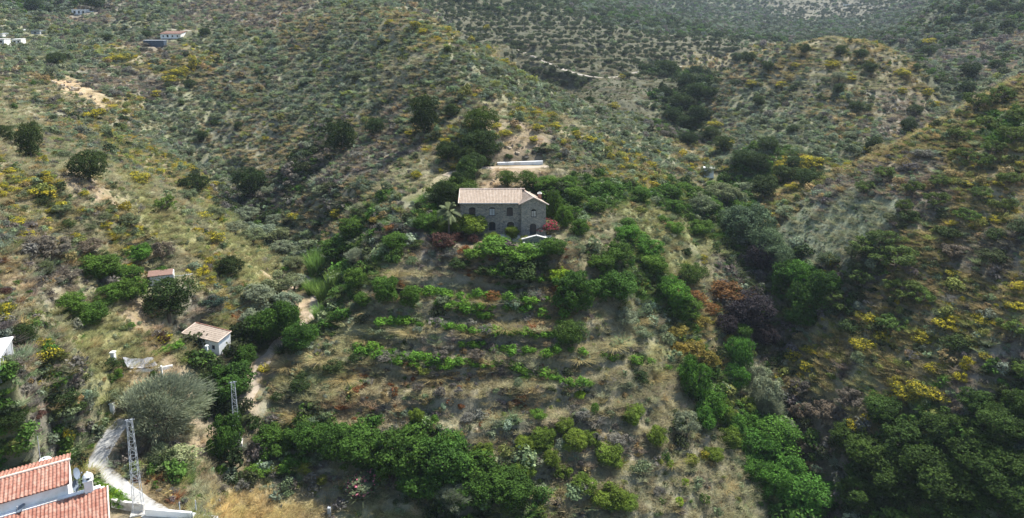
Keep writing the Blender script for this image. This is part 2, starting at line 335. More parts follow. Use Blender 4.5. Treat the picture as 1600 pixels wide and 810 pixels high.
# ------------------------------------------------------------------ ground cover regions (what grows where)
#  name: ground colour, [(scrub tint, weight)], scrub density, scrub size, grass density, grass tint
SG=(.18,.235,.13); SB=(.185,.23,.165); OL=(.065,.085,.038); DK=(.032,.055,.018); GR=(.075,.14,.03); BG=(.075,.155,.03); LM=(.15,.21,.03)
YL=(.36,.31,.04); YO=(.19,.22,.065); ST=(.30,.24,.12); PG=(.16,.15,.135); RU=(.20,.085,.035); GS=(.20,.23,.16)
REG = {
 'bank': ((.27,.24,.14), [(ST,2),(GR,2),(SG,2),(PG,1)], .5, .7, 1.0, (.32,.28,.15)),
 'sage': ((.205,.21,.145), [(SG,5),(SB,5),(GS,3),(OL,2),(YO,1),(PG,1)], 1.0, 1.0, .35, (.22,.21,.13)),
 'mix':  ((.21,.205,.15), [(SG,3),(SB,3),(OL,2),(PG,2),(YO,1.2),(ST,2)], .95, .9, .6, (.27,.235,.14)),
 'dry':  ((.27,.25,.175), [(SG,4),(PG,2),(ST,2.5),(OL,1.5),(YO,.8),(GR,.8)], .5, .75, 1.0, (.285,.275,.175)),
 'grassy': ((.235,.24,.12), [(SG,3),(GR,1),(ST,2),(GS,2),(YO,1)], .4, .7, 1.0, (.25,.25,.12)),
 'earth': ((.30,.24,.175), [(PG,2),(ST,1),(SG,1)], .14, .6, .25, (.36,.29,.18)),
 'scar': ((.38,.29,.19), [(PG,2),(SG,1)], .10, .7, .08, (.34,.28,.18)),
 'track': ((.38,.30,.22), [(PG,1)], .02, .5, .05, (.34,.28,.18)),
 'greyp': ((.215,.195,.165), [(PG,6),(SB,2),(ST,1),(SG,2)], .85, .85, .6, (.25,.215,.16)),
 'rust': ((.23,.18,.12), [(RU,3),(PG,3),(ST,2),(SG,1.5),(GR,.6)], .65, .7, .9, (.28,.225,.13)),
 'lush': ((.13,.14,.065), [(GR,5),(BG,3),(SG,2),(OL,2),(YO,.6)], 1.15, 1.25, .5, (.15,.19,.06)),
 'dark': ((.10,.095,.06), [(DK,4),(OL,4),(GR,2),(SB,1)], 1.2, 1.5, .2, (.12,.12,.06)),
 'broom': ((.24,.22,.145), [(SG,3),(SB,2),(YO,3),(YL,1.6),(OL,2),(ST,2)], .8, .95, .6, (.29,.25,.13)),
 'brush': ((.23,.205,.135), [(YO,3),(ST,4),(OL,3),(SG,2),(YL,.35),(PG,1)], 1.0, .85, .9, (.29,.25,.12)),
 'field': ((.20,.225,.155), [(SG,3),(GS,2),(PG,1)], .7, .4, .5, (.24,.25,.16)),
 'grove': ((.10,.10,.07), [(OL,2),(SG,1)], .3, .6, .2, (.19,.18,.12)),
 'straw': ((.42,.33,.18), [(ST,2)], .03, .5, 1.3, (.44,.34,.16)),
 'gully': ((.12,.105,.08), [(DK,2),(OL,3),(PG,3),(SB,2),(GR,1)], 1.0, 1.2, .3, (.17,.15,.1)),
 'farg': ((.115,.125,.085), [(OL,3),(SB,3),(GR,1.5),(PG,1)], 1.1, 1.2, .1, (.2,.2,.13)),
 'farp': ((.15,.145,.115), [(OL,2)], .6, .8, .1, (.3,.26,.18)),
}
RP = [  # photo x, photo y, region
 (30,15,'farg'),(60,40,'sage'),(130,30,'greyp'),(230,20,'sage'),(330,20,'greyp'),(420,30,'greyp'),(500,20,'sage'),(560,15,'sage'),(470,45,'mix'),(380,60,'sage'),(300,50,'sage'),(200,50,'sage'),(100,65,'sage'),(20,85,'sage'),
 (20,120,'mix'),(60,110,'sage'),(120,95,'sage'),(180,85,'broom'),(240,80,'greyp'),(290,100,'broom'),(60,150,'dry'),(100,135,'scar'),(130,145,'scar'),(170,135,'greyp'),(200,140,'greyp'),(230,140,'greyp'),(150,170,'mix'),(90,170,'mix'),(60,190,'dry'),(20,200,'dry'),(100,200,'mix'),
 (150,200,'broom'),(210,170,'broom'),(250,190,'sage'),(320,160,'sage'),(330,130,'mix'),(380,130,'mix'),(420,90,'sage'),(460,130,'sage'),(400,180,'mix'),(350,210,'mix'),(280,230,'sage'),(220,240,'broom'),(430,220,'mix'),(500,170,'sage'),(540,110,'sage'),(500,80,'sage'),(560,60,'sage'),(600,90,'sage'),(580,150,'sage'),(640,130,'mix'),(660,90,'dry'),(620,30,'mix'),(600,15,'mix'),(655,20,'mix'),(690,55,'broom'),(700,100,'sage'),(760,130,'sage'),(820,150,'sage'),(880,160,'sage'),(940,180,'sage'),(980,210,'sage'),(720,140,'mix'),(650,170,'mix'),(600,190,'greyp'),(560,200,'mix'),(500,220,'gully'),(450,240,'mix'),(540,250,'greyp'),(600,240,'greyp'),(640,260,'dry'),(680,265,'dry'),(610,290,'dry'),(560,300,'mix'),(700,230,'broom'),(780,180,'dry'),(800,210,'earth'),(840,200,'broom'),(880,210,'dry'),(900,240,'mix'),(810,240,'gully'),(820,265,'earth'),(870,270,'dry'),(940,250,'sage'),(980,250,'broom'),(1020,240,'sage'),
 (730,20,'grove'),(800,15,'grove'),(870,30,'grove'),(760,50,'grove'),(820,60,'grove'),(900,60,'grove'),(960,70,'grove'),(1020,80,'grove'),(850,90,'grove'),(920,100,'grove'),(980,100,'grove'),(1060,90,'grove'),(1130,80,'grove'),(900,150,'grove'),(960,140,'grove'),(1000,160,'grove'),(1020,125,'grove'),(1030,180,'sage'),(1100,100,'brush'),(1180,85,'brush'),(1000,35,'farg'),(1100,45,'farg'),(960,15,'farg'),
 (1060,160,'dark'),(1070,200,'dark'),(1060,120,'dark'),(1095,215,'gully'),(1130,200,'mix'),(1170,170,'sage'),(1150,130,'mix'),(1200,110,'mix'),(1250,90,'brush'),(1290,80,'dry'),(1330,90,'brush'),(1300,120,'dry'),(1380,130,'dry'),(1400,160,'greyp'),(1430,180,'greyp'),(1350,170,'mix'),(1280,160,'mix'),(1230,180,'sage'),(1180,210,'sage'),(1250,220,'sage'),(1300,230,'sage'),(1320,200,'mix'),(1380,200,'greyp'),(1440,140,'brush'),(1480,160,'sage'),(1150,240,'sage'),(1100,250,'broom'),
 (1150,15,'farg'),(1250,12,'farp'),(1200,40,'farg'),(1300,22,'farp'),(1350,30,'farp'),(1290,45,'farg'),(1400,20,'farg'),(1420,40,'farg'),(1240,60,'farg'),(1380,65,'farg'),
 (1450,60,'farg'),(1500,40,'farg'),(1560,30,'farg'),(1540,80,'greyp'),(1480,110,'sage'),(1580,70,'greyp'),(1520,110,'greyp'),(1470,130,'farg'),(1560,95,'farg'),
 (1590,140,'brush'),(1550,160,'brush'),(1500,190,'brush'),(1450,210,'brush'),(1400,240,'brush'),(1340,260,'brush'),(1270,270,'broom'),(1200,250,'lush'),(1150,290,'lush'),(1230,300,'brush'),(1210,330,'brush'),(1300,300,'greyp'),(1280,345,'field'),(1320,355,'field'),(1310,385,'field'),(1340,372,'field'),(1270,372,'field'),(1250,350,'field'),(1350,340,'field'),(1380,290,'greyp'),(1420,260,'greyp'),(1440,330,'greyp'),(1500,300,'brush'),(1520,250,'brush'),(1580,200,'lush'),(1590,260,'brush'),(1560,320,'broom'),(1480,350,'brush'),(1420,380,'brush'),(1500,400,'greyp'),(1580,400,'greyp'),(1460,430,'brush'),(1540,450,'brush'),(1400,460,'brush'),(1360,450,'gully'),(1350,500,'brush'),(1450,500,'broom'),(1550,500,'broom'),(1590,470,'brush'),(1290,430,'gully'),
 (1250,560,'broom'),(1300,570,'brush'),(1380,560,'brush'),(1350,610,'grassy'),(1280,600,'grassy'),(1450,600,'broom'),(1520,590,'greyp'),(1590,560,'greyp'),(1590,600,'dark'),(1300,650,'greyp'),(1260,640,'gully'),(1380,640,'brush'),(1450,640,'lush'),(1380,700,'dark'),(1450,720,'dark'),(1550,680,'dark'),(1550,760,'lush'),(1450,790,'lush'),(1350,770,'dark'),(1330,720,'gully'),(1280,700,'gully'),(1300,760,'gully'),(1250,660,'gully'),(1220,560,'gully'),(1230,500,'gully'),
 (1060,270,'mix'),(1000,280,'broom'),(950,300,'lush'),(1050,310,'lush'),(1100,310,'lush'),(1120,350,'lush'),(1180,370,'dark'),(1230,420,'dark'),(1240,470,'lush'),(1180,450,'gully'),(1060,360,'grassy'),(1000,340,'grassy'),(940,340,'dry'),(900,330,'lush'),(930,380,'dry'),(960,400,'lush'),(1000,420,'lush'),(1040,400,'grassy'),(1080,420,'dry'),(920,420,'dry'),(1080,470,'broom'),(1040,480,'lush'),(1100,530,'broom'),(1090,580,'lush'),(1130,640,'lush'),(1180,700,'lush'),(1220,760,'lush'),(1180,600,'sage'),(1150,500,'gully'),
 (660,340,'lush'),(620,330,'mix'),(570,350,'lush'),(600,370,'gully'),(650,390,'greyp'),(690,370,'gully'),(540,370,'mix'),(520,320,'gully'),(460,300,'gully'),(430,290,'gully'),(480,340,'mix'),(450,380,'sage'),(530,400,'lush'),(580,420,'lush'),(640,420,'dry'),(700,410,'greyp'),(740,400,'rust'),(770,440,'gully'),(830,440,'gully'),(700,450,'dry'),(640,450,'rust'),(740,470,'rust'),(860,460,'rust'),(800,480,'greyp'),(720,500,'greyp'),(650,490,'dry'),(600,500,'dry'),(560,490,'mix'),(800,515,'dry'),(880,515,'rust'),(760,540,'greyp'),(680,540,'greyp'),(620,540,'dry'),(560,530,'grassy'),(840,560,'dry'),(920,500,'dry'),(980,530,'dry'),(1020,520,'sage'),(960,570,'dry'),(1020,560,'grassy'),
 (480,540,'mix'),(530,570,'grassy'),(500,600,'grassy'),(460,640,'dry'),(440,600,'grassy'),(560,610,'rust'),(630,610,'rust'),(700,600,'rust'),(780,600,'rust'),(840,610,'rust'),(880,600,'mix'),(940,620,'dry'),(1000,620,'dry'),(1050,600,'dry'),(560,640,'rust'),(620,650,'greyp'),(700,650,'greyp'),(740,650,'rust'),(800,650,'greyp'),(860,650,'greyp'),(920,660,'greyp'),(980,660,'mix'),(1030,650,'dry'),(460,680,'lush'),(560,690,'lush'),(640,700,'lush'),(780,690,'mix'),(860,700,'mix'),(930,720,'greyp'),(1000,720,'greyp'),(1080,700,'dry'),(1060,740,'dry'),(1100,770,'dry'),(1000,780,'dry'),(900,780,'mix'),(850,740,'mix'),(960,750,'dry'),(780,750,'lush'),(820,790,'lush'),(700,750,'dark'),(640,760,'gully'),(600,790,'grassy'),(1120,720,'dry'),(1150,790,'dry'),
 (20,240,'dry'),(60,260,'dry'),(20,290,'broom'),(80,300,'broom'),(150,300,'earth'),(190,300,'dry'),(230,320,'grassy'),(60,330,'broom'),(120,340,'dry'),(180,360,'broom'),(240,350,'grassy'),(290,340,'dry'),(290,370,'grassy'),(250,390,'dry'),(330,390,'broom'),(60,400,'greyp'),(20,380,'mix'),(120,400,'mix'),(20,440,'rust'),(60,450,'greyp'),(100,430,'greyp'),(280,410,'dry'),(330,430,'broom'),(370,400,'grassy'),(250,450,'dry'),(120,455,'dry'),(60,490,'dry'),(30,470,'dry'),(80,530,'dry'),(110,520,'grassy'),(130,560,'grassy'),(170,520,'grassy'),(210,510,'earth'),(190,540,'grassy'),(230,540,'rust'),(270,540,'grassy'),(320,490,'greyp'),(360,480,'broom'),(340,510,'grassy'),(380,500,'rust'),(400,390,'grassy'),(430,410,'grassy'),(390,440,'grassy'),
 (440,440,'track'),(475,460,'track'),(485,490,'earth'),(500,440,'lush'),(510,460,'lush'),(540,470,'lush'),(500,510,'lush'),(460,520,'dark'),(400,480,'sage'),(430,500,'dark'),(380,540,'dark'),(350,570,'dark'),(390,590,'track'),(380,620,'track'),(400,570,'earth'),(420,630,'mix'),(350,640,'dark'),
 (20,600,'mix'),(60,600,'greyp'),(100,590,'dry'),(140,600,'sage'),(40,640,'greyp'),(100,630,'lush'),(30,680,'lush'),(70,680,'greyp'),(60,720,'dry'),(110,690,'broom'),(130,660,'greyp'),(130,620,'mix'),(180,595,'rust'),(210,600,'rust'),(170,610,'grassy'),(210,620,'grassy'),(230,590,'dry'),(250,575,'earth'),(210,575,'earth'),(160,640,'grassy'),(140,680,'grassy'),(200,690,'rust'),(195,720,'greyp'),(200,740,'mix'),(230,700,'greyp'),(250,720,'grassy'),(270,740,'lush'),(230,760,'rust'),(260,770,'rust'),(290,770,'dry'),(310,750,'mix'),(330,720,'track'),(350,740,'gully'),(380,735,'gully'),(420,720,'gully'),(300,790,'grassy'),(360,790,'straw'),(400,780,'straw'),(440,790,'straw'),(480,795,'straw'),(350,805,'straw'),(440,770,'mix'),(340,765,'mix'),(490,770,'greyp'),(520,790,'greyp'),(550,800,'grassy'),
]
_rp = []; _rk = []
KEYS = list(REG)
for px, py, k in RP:
    x, y, z, d = hit(px, py); _rp.append((x / y * 2.2, 1.9 * math.log(y))); _rk.append(KEYS.index(k))
_rp = np.array(_rp); _rk = np.array(_rk)
def region(x, y, soft=False):
    """index of the ground-cover patch at a point; soft: blended colour too"""
    x = np.asarray(x, float); y = np.asarray(y, float); sc = np.clip(y, 40, 900)
    wx = fbm(x / sc * 26, y / sc * 13 + 40 * np.log(y), 71, 3) * .17; wy = fbm(x / sc * 26 + 91, y / sc * 13 + 40 * np.log(y), 77, 3) * .17
    q = np.stack([x / y * 2.2 + wx, 1.9 * np.log(y) + wy], -1).reshape(-1, 2); idx = np.empty(len(q), int); col = np.zeros((len(q), 3))
    GC = np.array([REG[k][0] for k in KEYS])[_rk]
    for i in range(0, len(q), 30000):
        d2 = ((q[i:i+30000, None] - _rp[None]) ** 2).sum(-1); idx[i:i+30000] = _rk[d2.argmin(1)]
        if soft:
            d = np.sqrt(d2); w = np.exp(-(d - d.min(1, keepdims=True)) / .022); col[i:i+30000] = (w @ GC) / w.sum(1, keepdims=True)
    return (idx.reshape(x.shape), col.reshape(x.shape + (3,))) if soft else idx.reshape(x.shape)

# the ground: one sheet
nr, nc = GX.shape
_, GCOL = region(GX, GY, True)
_gy = np.gradient(GZ, axis=0) / np.gradient(GY, axis=0); STEEP = sstep(.35, .95, np.abs(_gy))      # terrace banks are steep and weedy, the treads carry pale dry grass
_k = (TMASK * .75)[..., None]; GCOL = GCOL * (1 - _k) + _k * (np.array([.32,.30,.205]) * (1 - STEEP)[..., None] + np.array([.17,.165,.125]) * STEEP[..., None])
V = np.stack([GX, GY, GZ], -1).reshape(-1, 3)
i = np.arange(nr - 1)[:, None] * nc + np.arange(nc - 1)[None]; F = np.stack([i, i + 1, i + nc + 1, i + nc], -1).reshape(-1, 4)
mg = mat('hillside_ground', rough=.95, spec=.1); t = NT(mg); v = t.coord('Object')
base = t.n('ShaderNodeAttribute', attribute_name='gc').outputs['Color']
n1 = t.noise(v, .35, 6, .7); n2 = t.noise(v, 1.9, 6, .75); n3 = t.noise(v, .08, 4, .6)
vv = t.n('ShaderNodeTexVoronoi', {'Vector': v, 'Scale': 1.1, 'Randomness': 1.0}).outputs['Distance']
c = t.mix(t.ramp(n1, [(.42, (0,0,0)), (.62, (1,1,1))]), base, t.mix(1.0, base, (.62,.66,.55), 'MULTIPLY'))
c = t.mix(t.ramp(n2, [(.5, (0,0,0)), (.68, (.8,.8,.8))]), c, t.mix(1.0, c, (1.32,1.25,1.1), 'MULTIPLY'))
c = t.mix(t.ramp(t.noise(v, 3.7, 5, .8), [(.52, (0,0,0)), (.66, (.75,.75,.75))]), c, t.mix(1.0, c, (.5,.52,.45), 'MULTIPLY'))
c = t.mix(t.ramp(n3, [(.4, (0,0,0)), (.65, (.5,.5,.5))]), c, t.mix(1.0, c, (1.1,.95,.82), 'MULTIPLY'))
t.set(t.b.inputs['Base Color'], c); t.bump(t.math('ADD', n2, t.math('MULTIPLY', vv, .6)), .9, .22)
me = new_mesh('ground', V, F, mg, True, {'gc': ('POINT', 'FLOAT_COLOR', np.concatenate([GCOL.reshape(-1, 3), np.ones((nr * nc, 1))], 1))})
go = link('ground', me); go['kind'] = 'structure'
print('ground z', GZ.min(), GZ.max())
HZ = bpy.data.materials.new('haze_air'); HZ.use_nodes = True; _t = HZ.node_tree; _t.nodes.remove(_t.nodes['Principled BSDF']); _pv = _t.nodes.new('ShaderNodeVolumePrincipled')
_pv.inputs['Color'].default_value = (.72, .85, 1, 1); _pv.inputs['Density'].default_value = .00012; _pv.inputs['Anisotropy'].default_value = 0.2; _t.links.new(_pv.outputs[0], _t.nodes['Material Output'].inputs['Volume'])
_x = float(np.abs(GX).max()) + 30; _h = MB().box(-_x, _x, -30, float(YS[-1]) + 30, float(GZ.min()) - 1, max(float(GZ.max()), CAMZ) + 6).build('haze', HZ); _h['kind'] = 'stuff'; tag(_h, 'thin blue haze hanging in the valley air', 'haze')

def strip(name, pts, hw, m, lift=.09, n=9, jag=.12, kind='structure'):
    d = np.gradient(pts[:, :2], axis=0); d /= np.linalg.norm(d, axis=1, keepdims=True) + 1e-9; nrm = np.stack([-d[:, 1], d[:, 0]], 1); V = []
    for i in range(len(pts)):
        w = hw * (1 + jag * (vnoise(np.array(i * .7), np.array(3.), 5) - .5) * 2)
        for k in range(n):
            s = (k / (n-1) * 2 - 1) * w; x, y = pts[i, :2] + nrm[i] * s; V.append((x, y, float(gsample(x, y)) + lift - (.0 if 0 < k < n-1 else .12)))
    F = [(i*n+k, i*n+k+1, (i+1)*n+k+1, (i+1)*n+k) for i in range(len(pts)-1) for k in range(n-1)]
    o = link(name, new_mesh(name, V, F, m, True)); o['kind'] = kind; return o
M['road'] = m_noisy('pale_road_concrete', (.30,.295,.28), (.385,.38,.36), 1.3, .92, .3, (.22,.21,.19)); M['dirt'] = m_noisy('track_dirt', (.29,.24,.18), (.38,.32,.25), 1.0, .95, .4, (.25,.21,.15))
M['fardirt'] = m_noisy('far_track_dirt', (.27,.24,.2), (.34,.30,.25), .5, .95, .3)
strip('road', TRACKS['road'][0], 1.08, M['road'], jag=.06)
strip('path', TRACKS['valley_path'][0], 1.0, M['dirt'], jag=.35)
strip('track', TRACKS['far_road'][0], 1.0, M['fardirt'], jag=.3)
strip('track', TRACKS['house_track'][0][22:], 1.0, M['dirt'], jag=.3)
strip('track', TRACKS['upper_track'][0], 1.2, M['fardirt'], jag=.3)

# ------------------------------------------------------------------ plants
def unit(v): return v / (np.linalg.norm(v, axis=-1, keepdims=True) + 1e-9)
def quads(c, n, size, asp, R):
    N = len(c); t = unit(np.cross(n, R.normal(size=(N, 3)))); b = np.cross(n, t); s = size[:, None]
    V = np.stack([c - t * s * asp, c - b * s, c + t * s * asp, c + b * s], 1).reshape(-1, 3)
    return V, np.arange(4 * N).reshape(N, 4)
def plant_mesh(name, parts, m):
    Vs, Fs, L, FL = [], [], [], []; n = 0
    for V, F, lv, fl in parts: Vs.append(V); Fs.append(F + n); n += len(V); L.append(lv); FL.append(fl)
    return new_mesh(name, np.concatenate(Vs), np.concatenate(Fs), m, False, {'lv': ('FACE', 'FLOAT', np.concatenate(L)), 'fl': ('FACE', 'FLOAT', np.concatenate(FL))})
def crown(seed, nl=14, N=2400, ls=.020, cz=.62, rad=(.34,.34,.26), lr=(.12,.2), asp=1.5, flower=0.0, jit=.7, zmin=.05, flat=0.0):
    R = np.random.default_rng(seed); C = unit(R.normal(size=(nl, 3))) * R.uniform(.35, 1, (nl, 1)) ** .6 * np.array(rad); C[:, 2] += cz
    r = R.uniform(*lr, nl); k = R.choice(nl, N * 2, p=r**2 / (r**2).sum()); d = unit(R.normal(size=(N * 2, 3))); d[:, 2] = np.where((d[:, 2] < -.3) & (R.random(N*2) < .6), -d[:, 2], d[:, 2])
    st = R.uniform(.7, 1.35, (nl, 3)); p = C[k] + d * st[k] * (r[k] * (.6 + .55 * R.random(N * 2) ** .8 + .22 * (R.random(N * 2) < .16)))[:, None] * np.array([1, 1, 1 - flat])
    hole = np.sin(p[:, 0] * 19 + seed) * np.sin(p[:, 1] * 17 + 2 * seed) * np.sin(p[:, 2] * 21 + 3 * seed)
    q = np.linalg.norm(p[:, None] - C[None], axis=2) / r[None]; q[np.arange(len(k)), k] = 9; ok = (q.min(1) > .66) & (p[:, 2] > zmin) & (hole > -.22 - .3 * R.random(len(p))); ok &= np.cumsum(ok) <= N
    p, d, k = p[ok], d[ok], k[ok]; n = unit(d + R.normal(size=d.shape) * jit * .6)
    V, F = quads(p, n, ls * R.uniform(.6, 1.35, len(p)), asp, R); lv = np.clip(R.random(nl)[k] * .5 + R.random(len(p)) * .5, 0, 1)
    fl = ((R.random(len(p)) < flower * (.3 + 1.2 * R.random(nl)[k])) & (d[:, 2] > -.15)).astype(float)
    return (V, F, lv, fl), C, r
def blades(seed, N, h=(.5,1), spread=.3, out=.5, w=.012, seg=3, lean=(0,0), droop=.2, base=.15, flower=0.0, tip=.3):
    R = np.random.default_rng(seed); a = R.uniform(0, 2*np.pi, N); rr = np.sqrt(R.random(N)); b = np.stack([np.cos(a), np.sin(a)], 1)
    P0 = np.concatenate([b * (rr * base)[:, None], np.zeros((N, 1))], 1); H = R.uniform(*h, N)
    tilt = rr * out + R.normal(size=N) * .08; side = np.stack([-np.sin(a), np.cos(a), np.zeros(N)], 1); side = unit(side + R.normal(size=(N, 3)) * .5)
    pts = []
    for s in range(seg + 1):
        f = s / seg; o = (tilt * f + droop * f * f * rr)[:, None] * b * H[:, None] * spread * 2; z = H * f - droop * .4 * H * f * f * rr
        pts.append(P0 + np.concatenate([o + np.array(lean)[None] * (f * f * H)[:, None], z[:, None]], 1))
    V = np.zeros((N, (seg+1) * 2, 3))
    for s in range(seg + 1):
        ww = w * (1 - (1 - tip) * s / seg) * R.uniform(.7, 1.3, N); V[:, 2*s] = pts[s] - side * ww[:, None]; V[:, 2*s+1] = pts[s] + side * ww[:, None]
    m = (seg+1) * 2; F = np.concatenate([np.stack([np.arange(N)*m + 2*s, np.arange(N)*m + 2*s+1, np.arange(N)*m + 2*s+3, np.arange(N)*m + 2*s+2], 1) for s in range(seg)])
    lv = np.tile(R.random(N) , seg) * .7 + np.repeat(np.linspace(0, .3, seg), N); fl = np.concatenate([(R.random(N) < (flower if s == seg - 1 else flower * .1)).astype(float) for s in range(seg)])
    return V.reshape(-1, 3), F, lv, fl
def limb_mesh(name, C, seed, m, r0=.035, fork=.25, nlimb=6, lean=0):
    R = random.Random(seed); mb = MB(); f = Vector((R.uniform(-.03,.03) + lean, R.uniform(-.03,.03), fork))
    mb.tube([(0,0,-.06), (f.x*.5+.01, f.y*.5, fork*.5), f], [r0*1.3, r0, r0*.85], 7)
    for k in range(min(nlimb, len(C))):
        e = Vector(C[k]); mid = f.lerp(e, .5) + Vector((R.uniform(-.04,.04), R.uniform(-.04,.04), -.02)); mb.tube([f, mid, e], [r0*.7, r0*.42, r0*.15], 5)
        for j in range(2):
            g = e + Vector((R.uniform(-.14,.14), R.uniform(-.14,.14), R.uniform(-.02,.14))); mb.tube([mid, mid.lerp(g,.6)+Vector((0,0,.02)), g], [r0*.3, r0*.2, r0*.06], 4)
    return new_mesh(name, mb.V, mb.F, m)
def bare_mesh(name, seed, m, depth=5):
    R = random.Random(seed); mb = MB()
    def grow(p, d, L, r, k):
        q = p + d * L * .5 + Vector((R.uniform(-1,1), R.uniform(-1,1), R.uniform(-.3,.6))) * L * .1; e = q + (d + Vector((R.uniform(-.4,.4), R.uniform(-.4,.4), R.uniform(-.2,.3)))).normalized() * L * .5
        mb.tube([p, q, e], [r, r*.82, r*.66], 5 if k > 2 else 4)
        if k:
            for _ in range(3 if k > 1 else 3):
                dd = (d + Vector((R.uniform(-1,1), R.uniform(-1,1), R.uniform(-.35,.75))) * .85).normalized(); grow(e, dd, L * R.uniform(.62,.85), r * .6, k-1)
    grow(Vector((0,0,-.05)), Vector((.1,0,1)).normalized(), .27, .04, depth)
    return new_mesh(name, mb.V, mb.F, m)
def palm_meshes(seed):
    R = np.random.default_rng(seed); parts = []
    for i in range(34):
        a = R.uniform(0, 2*np.pi); e = R.uniform(-.35, 1.25); L = R.uniform(.42, .52); n = 15; t = np.linspace(0, 1, n)
        hx = np.cos(e) * L * t; z = .62 + np.sin(e) * L * t - .20 * t**2.2 * (1 if e > 0 else .5); c = np.stack([np.cos(a)*hx, np.sin(a)*hx, z], 1); T = np.gradient(c, axis=0); T = unit(T); sd = np.array([-np.sin(a), np.cos(a), 0.])
        for s in (-1, 1):
            ll = .13 * np.sin(np.pi * np.clip(t*.93+.07, 0, 1)) ** .6; tip = c + (sd * s * .85 + T * .55)[:, :] * ll[:, None] - np.array([0,0,1]) * ll[:, None] * .25; w = T * .016
            V = np.stack([c - w, c + w, tip + w * .3, tip - w * .3], 1).reshape(-1, 3); parts.append((V, np.arange(4*n).reshape(n, 4), np.full(n, R.random()), np.zeros(n)))
    mb = MB(); mb.tube([(0,0,-.1),(.005,0,.3),(0,0,.62)], [.045,.035,.04], 8)
    return plant_mesh('palm_crown', parts, M['leaf']), new_mesh('palm_trunk', mb.V, mb.F, M['bark'])
PROTO = {}
def proto(kind, *variants): PROTO[kind] = list(variants)     # each variant: [(part name, mesh, takes tint)]
def tree_protos(kind, n, seed, **k):
    tk = {a: k.pop(a) for a in ('r0', 'fork', 'nlimb') if a in k}; m = k.pop('m', M['leaf']); bark = k.pop('bark', M['bark']); vs = []
    for i in range(n):
        p, C, r = crown(seed + i, **k); vs.append([('crown', plant_mesh(kind + '_crown', [p], m), True), ('trunk', limb_mesh(kind + '_trunk', C, seed + i, bark, **tk), False)])
    proto(kind, *vs)
tree_protos('broadleaf_tree', 5, 100, nl=50, N=7800, ls=.0150, lr=(.06,.17), rad=(.41,.41,.36), cz=.54, zmin=.02, jit=1.2)
tree_protos('evergreen_tree', 4, 130, nl=44, N=7500, ls=.0128, lr=(.07,.18), rad=(.40,.40,.35), cz=.52, zmin=.02, jit=1.1)
tree_protos('olive_tree', 4, 160, nl=40, N=4200, ls=.0125, lr=(.05,.13), rad=(.41,.41,.27), cz=.64, zmin=.25, asp=2.0, r0=.04, jit=1.0)
tree_protos('almond_tree', 4, 190, nl=36, N=3000, ls=.0145, lr=(.05,.11), rad=(.43,.43,.3), cz=.63, zmin=.2, asp=1.8, r0=.028, nlimb=14, jit=1.1)
def shrub_protos(kind, n, seed, m, **k):
    vs = []
    for i in range(n):
        p, C, r = crown(seed + i, **k); p2 = blades(seed + i, 60, (.3,.75), .5, .9, .008, 2, base=.1); vs.append([(kind, plant_mesh(kind, [p, p2], m), True)])
    proto(kind, *vs)
shrub_protos('shrub', 5, 220, M['leaf'], nl=26, N=2000, ls=.021, cz=.42, rad=(.39,.39,.32), lr=(.07,.18), zmin=-.02, jit=1.0)
shrub_protos('broom_bush', 4, 240, M['leaf'], nl=17, N=1900, ls=.021, cz=.45, rad=(.36,.36,.32), lr=(.1,.2), zmin=-.02, flower=.5, asp=1.2)
shrub_protos('oleander', 1, 260, M['pink'], nl=20, N=3000, ls=.018, cz=.48, rad=(.38,.38,.34), lr=(.1,.18), flower=.2, asp=2.0)
shrub_protos('bougainvillea', 1, 270, M['red'], nl=22, N=2600, ls=.022, cz=.5, rad=(.40,.34,.30), lr=(.08,.17), flower=.5, asp=1.1)
shrub_protos('grapevine', 3, 280, M['leaf'], nl=8, N=420, ls=.05, cz=.5, rad=(.3,.3,.25), lr=(.14,.22), zmin=.1, asp=1.0)
def twigs(seed, N, nl, m_len=.075, w=.0035):
    """short arching sprays of feathery twigs spread through a lobed crown"""
    R = np.random.default_rng(seed); (V0, F0, l0, _), C, r = crown(seed, nl=nl, N=N, ls=.01, lr=(.07,.17), rad=(.40,.40,.36), cz=.52, zmin=.05); p = V0.reshape(-1, 4, 3).mean(1); o = unit(p - np.array([0,0,.25])); N = len(p)
    d = unit(o + R.normal(size=(N,3)) * .35 + np.array([.25,.05,.35])); L = m_len * R.uniform(.6, 1.6, N)[:, None]; sd = unit(np.cross(d, R.normal(size=(N,3)))) * w; a, b, c = p, p + d * L * .55, p + d * L + np.array([.1,0,-.35]) * L * .5
    V = np.stack([a - sd, a + sd, b - sd*.9, b + sd*.9, c - sd*.25, c + sd*.25], 1).reshape(-1, 3); i = np.arange(N) * 6; F = np.concatenate([np.stack([i, i+1, i+3, i+2], 1), np.stack([i+2, i+3, i+5, i+4], 1)]); return (V, F, np.tile(l0, 2), np.zeros(2*N)), C
TMV = []
for i_ in range(2):
    tw, tc_ = twigs(300 + i_, 11000, 52); TMV.append([('foliage', plant_mesh('tamarisk_foliage', [tw], M['leaf']), True), ('trunk', limb_mesh('tamarisk_trunk', tc_, 3, M['bark'], r0=.022, fork=.12, nlimb=16), False)])
proto('tamarisk', *TMV)
proto('cane_clump', *[[('cane_clump', plant_mesh('cane_clump', [blades(320+i, 800, (.5,1.0), .2, .5, .014, 4, (.05,0), .5, .34, tip=.2)], M['leaf']), True)] for i in range(2)])
proto('grass_tussock', *[[('grass_tussock', plant_mesh('grass_tussock', [blades(330+i, 420, (.4,1.0), .5, 1.0, .009, 3, (.06,0), .7, .18, tip=.15)], M['leaf']), True)] for i in range(2)])
proto('bare_tree', *[[('bare_tree', bare_mesh('bare_tree', 340+i, M['palebark']), False)] for i in range(3)])
